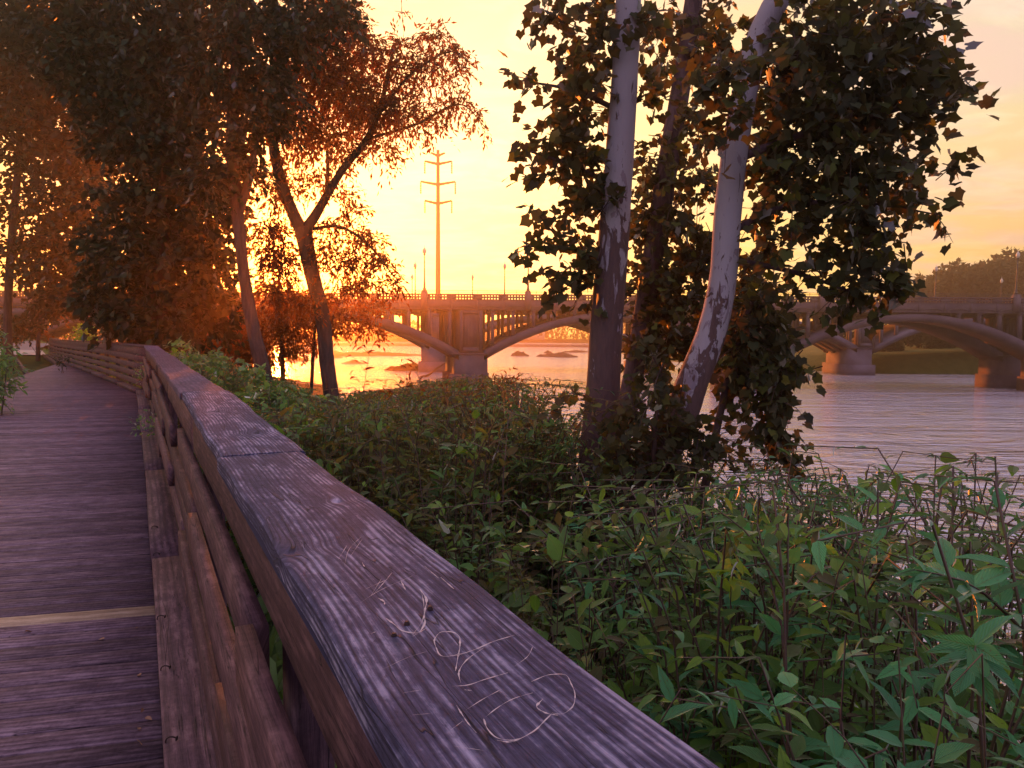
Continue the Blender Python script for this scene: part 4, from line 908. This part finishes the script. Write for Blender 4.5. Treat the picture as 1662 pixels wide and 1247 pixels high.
tree('slender_tree', 'low feathery tree filling the gap between the slim trunk and the forked trunk', 'tree', 27.0,
     [([(460, 640), (458, 580), (455, 520), (452, 460)], [4, 4, 3, 2]), ([(505, 640), (508, 580), (512, 520)], [3, 3, 2])], M['bark'],
     [(450, 520, 50, 40), (395, 540, 35, 50), (430, 570, 60, 30), (480, 540, 40, 30, .8), (470, 490, 40, 24, .8), (560, 520, 50, 24, .8), (600, 500, 45, 14, .7), (600, 535, 30, 18, .5), (520, 505, 40, 20, .9), (360, 560, 50, 30), (500, 560, 25, 16, .5)], M['light'], 2.0, .20, 'slim', 2.6, droop=.4, twig=.6, per=8)
tree('slender_tree', 'small spreading tree overhanging the path end under the bridge', 'tree', 44.0,
     [([(62, 556), (64, 530), (68, 500), (74, 470)], [3, 2.6, 2, 1.4])], M['bark'],
     [(70, 490, 26, 20), (95, 500, 24, 22), (60, 515, 22, 16), (40, 530, 22, 16), (20, 530, 22, 18, .9), (5, 545, 20, 16)], M['dense'], 2.4, .3, 'diamond', 2.2)
# shrubs
def shrub(label, Y, blobs, m, size, tpl='diamond', dens=2.6, thick=1.0, name='shrub', grp=None, per=7, tw=.3, droop=.1):
    px, py = blobs[0][:2]; g0 = at(px, py, Y); gz = float(land(g0[0], g0[1])); loc = (float(g0[0]), Y, gz)
    root = empty(name, loc, label=label, cat='bush', group=grp); inv = Matrix.Translation(tuple(-q for q in loc))
    P, D, TW = blob_leaves(blobs, Y, thick, size, tpl, dens*{'lance': 2.5, 'slim': 3.2, 'diamond': 2.8, 'broad': 2}[tpl], droop, tw, per)
    V, T = place(tpl, P, D, size*rng.uniform(.7, 1.25, len(P)))
    o = fast_mesh('foliage', V, [T], m, root); o.matrix_parent_inverse = inv
    mb = MB()
    for b in blobs:
        c = at(b[0], b[1], Y); mb.tube(spline([[g0[0], Y, gz-.1], (np.array([g0[0], Y, gz])+c)/2+rng.normal(0, .08, 3), c], 8), np.linspace(.02, .006, 8), 5)
    o = mb.build('stems', M['stem'], root); o.matrix_parent_inverse = inv
shrub('bright yellow-green bush beside the curving path end', 40, [(138, 536, 16, 12), (128, 545, 18, 10), (145, 548, 18, 9)], M['yel'], .14)
shrub('dark leafy bush leaning over the left edge of the boardwalk', 12.5, [(-10, 600, 38, 42), (0, 630, 30, 22), (-30, 570, 40, 40), (12, 585, 16, 14), (-50, 620, 50, 40)], M['vine'], .11, 'lance', 3.0, .8)
shrub('low brown bush against the boards of the far railing', 25, [(98, 589, 13, 6), (104, 584, 7, 6)], M['dense'], .12, 'lance', 3.2, .25, tw=.2)
shrub('dark bush at the foot of the path slope, far left', 40, [(20, 552, 26, 12), (-10, 556, 30, 14)], M['dense'], .2)

shrub('dark shrub mass behind the far railing under the dense tree', 27, [(200, 538, 30, 18), (240, 548, 30, 14), (170, 530, 26, 18), (280, 552, 30, 12), (330, 556, 34, 14)], M['dense'], .2, 'diamond', 3.2, 1.4)
shrub('brown shrub mass beside the path beneath the bridge end', 48, [(60, 538, 24, 12), (36, 545, 22, 10), (100, 520, 10, 12)], M['light'], .24, 'diamond', 2.6, 1.6)
shrub('bright green bush mounding over the cap just past the railing corner', 13.5, [(292, 572, 30, 16), (330, 585, 34, 18), (275, 566, 16, 10)], M['vine'], .12, 'broad', 2.6, .8)
shrub('leafy green bush beside the middle of the railing, left of the slim trunk foot', 11, [(380, 598, 40, 18), (350, 612, 34, 18), (420, 612, 30, 16)], M['vine'], .12, 'broad', 2.4, .8)
shrub('broad-leaved bush right of the slim trunk foot', 9, [(450, 640, 44, 22), (500, 660, 40, 22), (420, 655, 36, 24)], M['vine'], .11, 'broad', 2.2, .8)
shrub('arching green bush in front of the forked trunk', 7, [(580, 680, 50, 30), (530, 690, 46, 26), (640, 690, 50, 30)], M['vine'], .12, 'lance', 1.6, .6, droop=.3)
# far bank tree line
def treeline(name, label, cat, x0, x1, Y, zb, hfun, m, size, n, kind=None, dep=8):
    X = rng.uniform(x0, x1, n); h = hfun(X); Z = zb+h*rng.uniform(0, 1, n)**.75; P = np.c_[X, Y+rng.uniform(0, dep, n)-.0, Z]
    V, T = place('diamond', P, rng.normal(0, 1, (n, 3)), size*rng.uniform(.6, 1.4, n)); o = fast_mesh(name, V, [T], m); tag(o, label, cat, kind=kind); return o
treeline('far_woods', 'hazy low woods lining the far bank beyond the weir', 'woods', -265, 75, 300, WATERZ+.5, lambda x: 7.6+1.6*np.sin(x*.07)+1.1*np.sin(x*.31+1)+.8*np.sin(x*.9)+3*sstep(5, 40, x), M['farleaf'], 1.5, 16000, 'stuff', 14)
treeline('left_bank_woods', 'dark woods on the near bank beyond the left end of the bridges', 'woods', -150, -52, 124, -4, lambda x: 8.5+1.5*np.sin(x*.3)+1.0*np.sin(x*.83), M['dense'], .9, 9000, 'stuff', 12)
treeline('bank_undergrowth', 'dense low growth covering the right bank beyond the bridge', 'undergrowth', 46, 130, 122, WATERZ+.7, lambda x: .8+np.maximum(0, 3.2*np.sin(x*.37+1)*np.sin(x*.23))+2*sstep(62, 90, x), M['farleaf'], .45, 6000, 'stuff', 14)
hill = [(1490, 468, 26, 22, 138, 'lowest round tree at the left end of the wooded hill'), (1520, 458, 26, 30, 142, 'rounded tree behind the lone lamp on the hill'), (1548, 452, 28, 32, 140, 'broad tree second along the wooded hill'), (1580, 452, 26, 34, 144, 'pale-topped tree in the middle of the wooded hill'),
        (1606, 446, 24, 36, 138, 'tree right of the hill middle beside a glowing lamp'), (1632, 440, 26, 42, 142, 'tall tree near the right edge of the wooded hill'), (1658, 438, 26, 44, 139, 'rightmost and tallest tree of the wooded hill'), (1690, 430, 30, 50, 142, 'tree running out of the picture at the right')]
for px, py, rx, ry, Y, lab in hill[:7]:
    tree('hill_tree', lab, 'tree', Y, [([(px, 560), (px, 500), (px+1, py)], [3, 2.5, 1.5])], M['bark'], [(px, py, rx, ry*.8), (px-rx*.5, py+ry*.5, rx*.8, ry*.6), (px+rx*.5, py+ry*.4, rx*.8, ry*.7), (px, py+ry*1.1, rx*1.1, ry*.7)],
         M['farleaf'], 5, .95, 'diamond', 3.0, group='trees on the wooded hill at right', twigr=0, k=6, twig=2.0, droop=0)
for px, py, rx, ry, Y, lab in ((1370, 552, 26, 26, 122, 'green tree seen behind the sloping rear arch leg'), (1440, 555, 22, 34, 124, 'dark tree standing between the rear arch legs'), (1462, 592, 30, 10, 113, 'bush at the water edge right of the lit pier'), (1530, 550, 26, 22, 126, 'tree on the grassy bank under the right arch'), (1490, 540, 30, 20, 130, 'hazy tree deep under the right arch'), (1595, 545, 34, 24, 128, 'tree behind the right arch leg')):
    tree('bank_tree', lab, 'tree', Y, [([(px, py+ry+14), (px, py)], [1.6, .8])], M['bark'], [(px, py, rx, ry), (px-rx*.4, py+ry*.4, rx*.7, ry*.6), (px+rx*.4, py+ry*.3, rx*.7, ry*.6)], M['farleaf'], 3, .5, 'diamond', 2.6, group='trees on the right bank under the arch', twigr=0, k=6, twig=1.0, droop=0)

# ------------------------------------------------------------------ bank plants
CONT = np.array([(200, 590), (240, 577), (262, 556), (300, 560), (340, 575), (400, 592), (470, 615), (520, 645), (565, 640), (600, 626), (660, 622), (720, 612), (790, 596), (850, 618), (885, 665), (950, 690), (1050, 735), (1150, 768), (1220, 770), (1290, 760), (1350, 728), (1420, 742), (1500, 728), (1600, 708), (1700, 722), (2100, 740)], float)
def ztop_at(X, Y):
    lo_, hi_ = -6., 3.
    px, _ = proj([X, Y, 0.0]); py = np.interp(px, CONT[:, 0], CONT[:, 1]); return at(px, py, Y)[2], px
def stem_plant(root, h, nleaf, lsize, lean, L, S, st_r=.006, nbr=3, leaf_from=.25):
    """fills L (list of pos,dir,size) and S (MB stems)"""
    root = np.asarray(root, float); lean = np.asarray(lean, float)
    top = root+np.array([lean[0]*h, lean[1]*h, h]); mid = root+np.array([lean[0]*h*.2, lean[1]*h*.2, h*.55])
    Pn = spline([root, mid, top, top+np.array([lean[0]*h*.18, lean[1]*h*.18, -.02*h])], 9); S.tube(Pn, np.linspace(st_r, st_r*.25, 9), 4, False)
    cur = [(Pn, 1.0)]
    for b in range(nbr):
        f = rng.uniform(.3, .8); i0 = Pn[int(f*8)]; a_ = rng.uniform(0, 6.28); ln = min(.42, h*rng.uniform(.16, .36))
        e = i0+np.array([math.cos(a_)*ln*.75, math.sin(a_)*ln*.75, ln*rng.uniform(.2, .75)]); Pb = spline([i0, (i0+e)/2+[0, 0, ln*.12], e], 6)
        S.tube(Pb, np.linspace(st_r*.6, st_r*.2, 6), 3, False); cur.append((Pb, .6))
    tot = sum(c[1] for c in cur)
    for Pq, wgt in cur:
        n = max(3, int(nleaf*wgt/tot)); fs = np.linspace(leaf_from if wgt == 1 else .1, 1, n)
        for j, f in enumerate(fs):
            x = f*(len(Pq)-1); i = min(int(x), len(Pq)-2); p = Pq[i]+(Pq[i+1]-Pq[i])*(x-i); t_ = Pq[i+1]-Pq[i]; t_ = t_/(np.linalg.norm(t_)+1e-9)
            a_ = j*2.4+rng.uniform(-.4, .4); d = np.array([math.cos(a_), math.sin(a_), 0])*(1.05-.55*f)+t_*.55+np.array([0, 0, rng.uniform(-.35, .25)])
            L.append((p, d, lsize*rng.uniform(.65, 1.15)*(1.0-.35*(f > .85))))
def leaves_obj(L, tpl, m, name, parent=None, flop=.35):
    P = np.array([l[0] for l in L]); D = np.array([l[1] for l in L]); S_ = np.array([l[2] for l in L])
    V, T = place(tpl, P, D, S_, flop=flop); return fast_mesh(name, V, [T], m, parent, attr=np.tile(LEAF[tpl][0], (len(P), 1)))
mass = [([], 'lance', M['vine']), ([], 'broad', M['vine']), ([], 'lance', M['teal']), ([], 'lance', M['dusk']), ([], 'slim', M['dusk'])]; SM = MB(); cnt = 0
def smass(t, s): return U1*s+N1*(TCAP+t+bend(min(s, s_c)))
tries = 0
while cnt < 3300 and tries < 60000:
    tries += 1
    if random.random() < .62: s = random.uniform(-.3, 9); t = .35+random.random()**.9*6.0
    else: s = random.uniform(7, 22); t = .35+random.random()*8
    x, y = smass(t, s)
    if y < .75: continue
    if y > CORN[1]-1 and float(tcoord(x, y)) < .45: continue
    gz = float(land(x, y)); zt, px = ztop_at(x, y)
    if px > 1900 or px < 200: continue
    hmax = min(1.25+.95*t, 4.6)*random.uniform(.68, 1.15)*(.86+.36*math.sin(x*1.9+1.3*math.sin(y*1.1))*math.cos(y*1.5+x*.5))
    if px > 1200: hmax = max(hmax, (zt-gz)*random.uniform(.7, 1.0))
    h = min(hmax, zt-gz-.10)
    if h < .25: continue
    dist = math.hypot(x, y)
    # thin the growth where the photograph lets the water through
    if px > 1200 and random.random() < (.45 if t > 2.2 else .15): continue
    if 650 < px < 1200 and dist < 3.6 and t < 1.7: h = min(h, random.uniform(.15, .4)); k_ = 3
    if y < 5:
        if t < .8: continue
        if t < 1.5: h = min(h, random.uniform(.3, .8))
    k_ = 0 if random.random() < .6 else (1 if px < 900 or random.random() < .5 else 2)
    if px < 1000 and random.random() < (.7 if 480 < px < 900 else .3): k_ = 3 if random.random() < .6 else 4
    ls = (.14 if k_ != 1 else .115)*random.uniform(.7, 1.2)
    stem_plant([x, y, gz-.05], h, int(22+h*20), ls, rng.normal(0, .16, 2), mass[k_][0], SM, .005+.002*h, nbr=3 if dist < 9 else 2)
    cnt += 1
ug = empty('undergrowth', label='tangle of leafy green riverbank plants filling the slope beside the railing', cat='undergrowth', kind='stuff')
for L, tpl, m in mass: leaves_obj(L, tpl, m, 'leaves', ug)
SM.build('stems', M['stem'], ug)
# dark grass and litter low on the bank close to the railing
n = 9000; s = rng.uniform(-1, 14, n); t = .25+rng.uniform(0, 1, n)**1.3*3.5; X = U1[0]*s+N1[0]*(TCAP+t); Yv = U1[1]*s+N1[1]*(TCAP+t); Z = land(X, Yv)
D = rng.normal(0, .5, (n, 3)); D[:, 2] = rng.uniform(.4, 1.2, n); V, T = place('slim', np.c_[X, Yv, Z], D, rng.uniform(.12, .38, n))
tag(fast_mesh('bank_grass', V, [T], M['vine']), 'dark grass and weeds in the shade right under the railing', 'grass', kind='stuff')
n = 26000; s = rng.uniform(-3, 30, n); t = rng.uniform(-1, 1, n)
X = rng.uniform(-62, -16, n); Yv = rng.uniform(20, 76, n); tc = tcoord(X, Yv); 
pp = spline(pth, 60)[:, :2]; dmin = np.min(np.hypot(X[:, None]-pp[None, :, 0], Yv[:, None]-pp[None, :, 1]), axis=1)
keep = (dmin > 2.0) & ((tc < T_EDGE-WIDTH-.2) | (tc > .5) | ((X-CORN[0])*U2[0]+(Yv-CORN[1])*U2[1] > LEN2+.8)) & (tc < 5)
X, Yv = X[keep], Yv[keep]; n = len(X); D = rng.normal(0, .4, (n, 3)); D[:, 2] = 1; V, T = place('slim', np.c_[X, Yv, land(X, Yv)], D, rng.uniform(.10, .26, n))
tag(fast_mesh('lawn_grass', V, [T], M['grassm']), 'short green grass beside the curving path', 'grass', kind='stuff')

# individual plants that stand out
def plant(name, label, apex, Y, nst, nleaf, ls, tpl, m, spread=.12, nbr=2, flowers=0, berries=0, cat='plant', hfrac=None, lf=.25, stem_r=.006, arch=None):
    a = at(*apex, Y); gz = float(land(a[0], a[1])); h0 = a[2]-gz if hfrac is None else hfrac
    base = np.array([a[0], a[1], a[2]-h0]); root = empty(name, tuple(float(q) for q in base), label=label, cat=cat); inv = Matrix.Translation(tuple(-float(q) for q in base))
    L = []; S = MB()
    for i in range(nst):
        o_ = rng.normal(0, spread, 2)*(i > 0); hh = h0*(1 if i == 0 else rng.uniform(.7, .95)); ln = rng.normal(0, .10, 2) if arch is None else np.array(arch)
        b_ = base+[o_[0]-ln[0]*hh*1.1, o_[1]-ln[1]*hh*1.1, -.05]; stem_plant(b_, hh, nleaf, ls, ln, L, S, stem_r, nbr, lf)
    o = leaves_obj(L, tpl, m, 'leaves', root); o.matrix_parent_inverse = inv
    o = S.build('stem', M['stem'], root); o.matrix_parent_inverse = inv
    for nn, mm, cntf in (('flower_spike', M['flower'], flowers), ('berry_cluster', M['berry'], berries)):
        for i in range(cntf):
            l = L[random.randrange(len(L)//3, len(L))]; d = l[1]/np.linalg.norm(l[1]); mb = MB(); LL = .13
            dirv = np.array([d[0]*.5, d[1]*.5, -.6 if nn == 'flower_spike' else .5]); dirv /= np.linalg.norm(dirv)
            mb.tube([l[0], l[0]+dirv*LL], .0015, 4, False)
            for q in range(26): 
                c = l[0]+dirv*LL*(.15+.85*q/26)+rng.normal(0, .006, 3); mb.tube([c-[0, 0, .004], c, c+[0, 0, .004]], [.0012, .004, .0012], 5, False)
            o = mb.build(nn, mm, root); o.matrix_parent_inverse = inv
plant('young_shrub', 'bright yellow-green shoot topping the bushes just past the railing corner', (288, 552), 15.5, 5, 26, .17, 'broad', M['yel'], .22, cat='bush', hfrac=1.3, lf=.5)
plant('young_shrub', 'yellow-green leafy shoot low beside the middle of the railing', (392, 640), 8.5, 4, 22, .10, 'broad', M['yel'], .12, cat='bush', hfrac=.7, lf=.4)
plant('leafy_weed', 'dark sprig silhouetted against golden water under the left arch', (622, 548), 10.0, 1, 26, .13, 'lance', M['light'], .05, nbr=4, hfrac=1.4, lf=.05)
plant('leafy_weed', 'smaller dark sprig standing right of the first against the water', (655, 575), 10.5, 2, 18, .12, 'lance', M['light'], .1, nbr=3, hfrac=1.1, lf=.05)
shrub('fine-twigged rounded bush in front of the near pier foot', 11.0, [(800, 632, 42, 34), (770, 650, 50, 30), (840, 655, 32, 24), (720, 640, 50, 20), (660, 640, 45, 14)], M['light'], .085, 'slim', 1.6, .7, tw=.35, per=8)
plant('pokeweed', 'pokeweed with berry sprigs rising highest left of the drooping bough gap', (1352, 716), 3.6, 3, 34, .12, 'lance', M['vine'], .16, 3, 0, 3)
plant('pokeweed', 'dark pokeweed with red-brown stem reaching up against the water', (1478, 722), 3.2, 3, 34, .12, 'lance', M['vine'], .15, 4, 0, 3)
plant('pokeweed', 'tall pokeweed whose arching tips touch the right picture edge', (1618, 700), 2.7, 3, 36, .11, 'broad', M['vine'], .16, 4, 0, 3)
plant('pokeweed', 'pokeweed with drooping pale flower spike beside the middle of the bank', (880, 815), 3.3, 4, 40, .13, 'broad', M['vine'], .18, 3, 4, 0)
plant('pokeweed', 'leafy pokeweed with spikes below the leaning trunk', (985, 790), 3.4, 4, 40, .13, 'broad', M['vine'], .2, 3, 3, 0)
plant('pokeweed', 'bright green pokeweed with long pale flower spikes low at the bottom right', (1385, 1010), 1.9, 2, 26, .12, 'broad', M['teal'], .1, 2, 4, 0)
plant('upright_weed', 'upright weed with narrow bright green leaves in the middle of the right bank', (1312, 815), 2.9, 2, 34, .17, 'lance', M['vine'], .06, 0, cat='plant', lf=.3)
plant('upright_weed', 'narrow-leaved weed with fresh yellow-green tips left of the upright weed', (1190, 895), 2.8, 2, 30, .16, 'lance', M['yel'], .08, 0, lf=.55)
plant('upright_weed', 'rosette of long lance leaves low beside the near end of the cap board', (1232, 1085), 1.75, 2, 20, .14, 'lance', M['teal'], .05, 0, lf=.45)
plant('broad_leaf_plant', 'broad-leaved teal plant closest to the camera at the bottom right', (1545, 1050), 1.55, 4, 20, .115, 'broad', M['teal'], .12, 2, lf=.4)
plant('broad_leaf_plant', 'broad-leaved plant in the bottom right corner of the view', (1640, 1130), 1.4, 3, 18, .12, 'broad', M['teal'], .12, 2, lf=.4)
plant('broad_leaf_plant', 'pale-green broad leaves catching light halfway up the right bank', (1410, 985), 2.1, 2, 18, .12, 'broad', M['teal'], .08, 2, lf=.5)
# creeper on the railing boards
for px, py, Yy, lab in ((228, 605, 15.4, 'small green creeper poking through the railing boards at the corner'), (238, 690, 9.3, 'tuft of weed growing out between kerb and railing')):
    c = at(px, py, Yy); P = c+rng.normal(0, 1, (60, 3))*[.07, .12, .09]; V, T = place('broad', P, rng.normal(0, 1, (60, 3)), .055)
    tag(fast_mesh('creeper', V, [T], M['vine']), lab, 'creeper')

# ------------------------------------------------------------------ haze volume added to give the glow round the sun
me = bpy.data.meshes.new('haze'); x0, x1, y0, y1, z0, z1 = -330, 330, -50, 350, WATERZ-4.5, 50
me.from_pydata([(x, y, z) for x in (x0, x1) for y in (y0, y1) for z in (z0, z1)], [], [(0, 1, 3, 2), (4, 6, 7, 5), (0, 4, 5, 1), (2, 3, 7, 6), (0, 2, 6, 4), (1, 5, 7, 3)])
hm = bpy.data.materials.new('sun_glow_haze'); hm.use_nodes = True; t = NT(hm.node_tree)
pv = t.n('ShaderNodeVolumePrincipled'); pv.inputs['Color'].default_value = (.97, .72, .52, 1); pv.inputs['Density'].default_value = .0021; pv.inputs['Anisotropy'].default_value = .86
t.n('ShaderNodeOutputMaterial', i_Volume=pv); me.materials.append(hm); ho = bpy.data.objects.new('haze', me); link(ho); tag(ho, kind='stuff', label='warm haze volume added to spread the sun glow over the river', cat='haze')
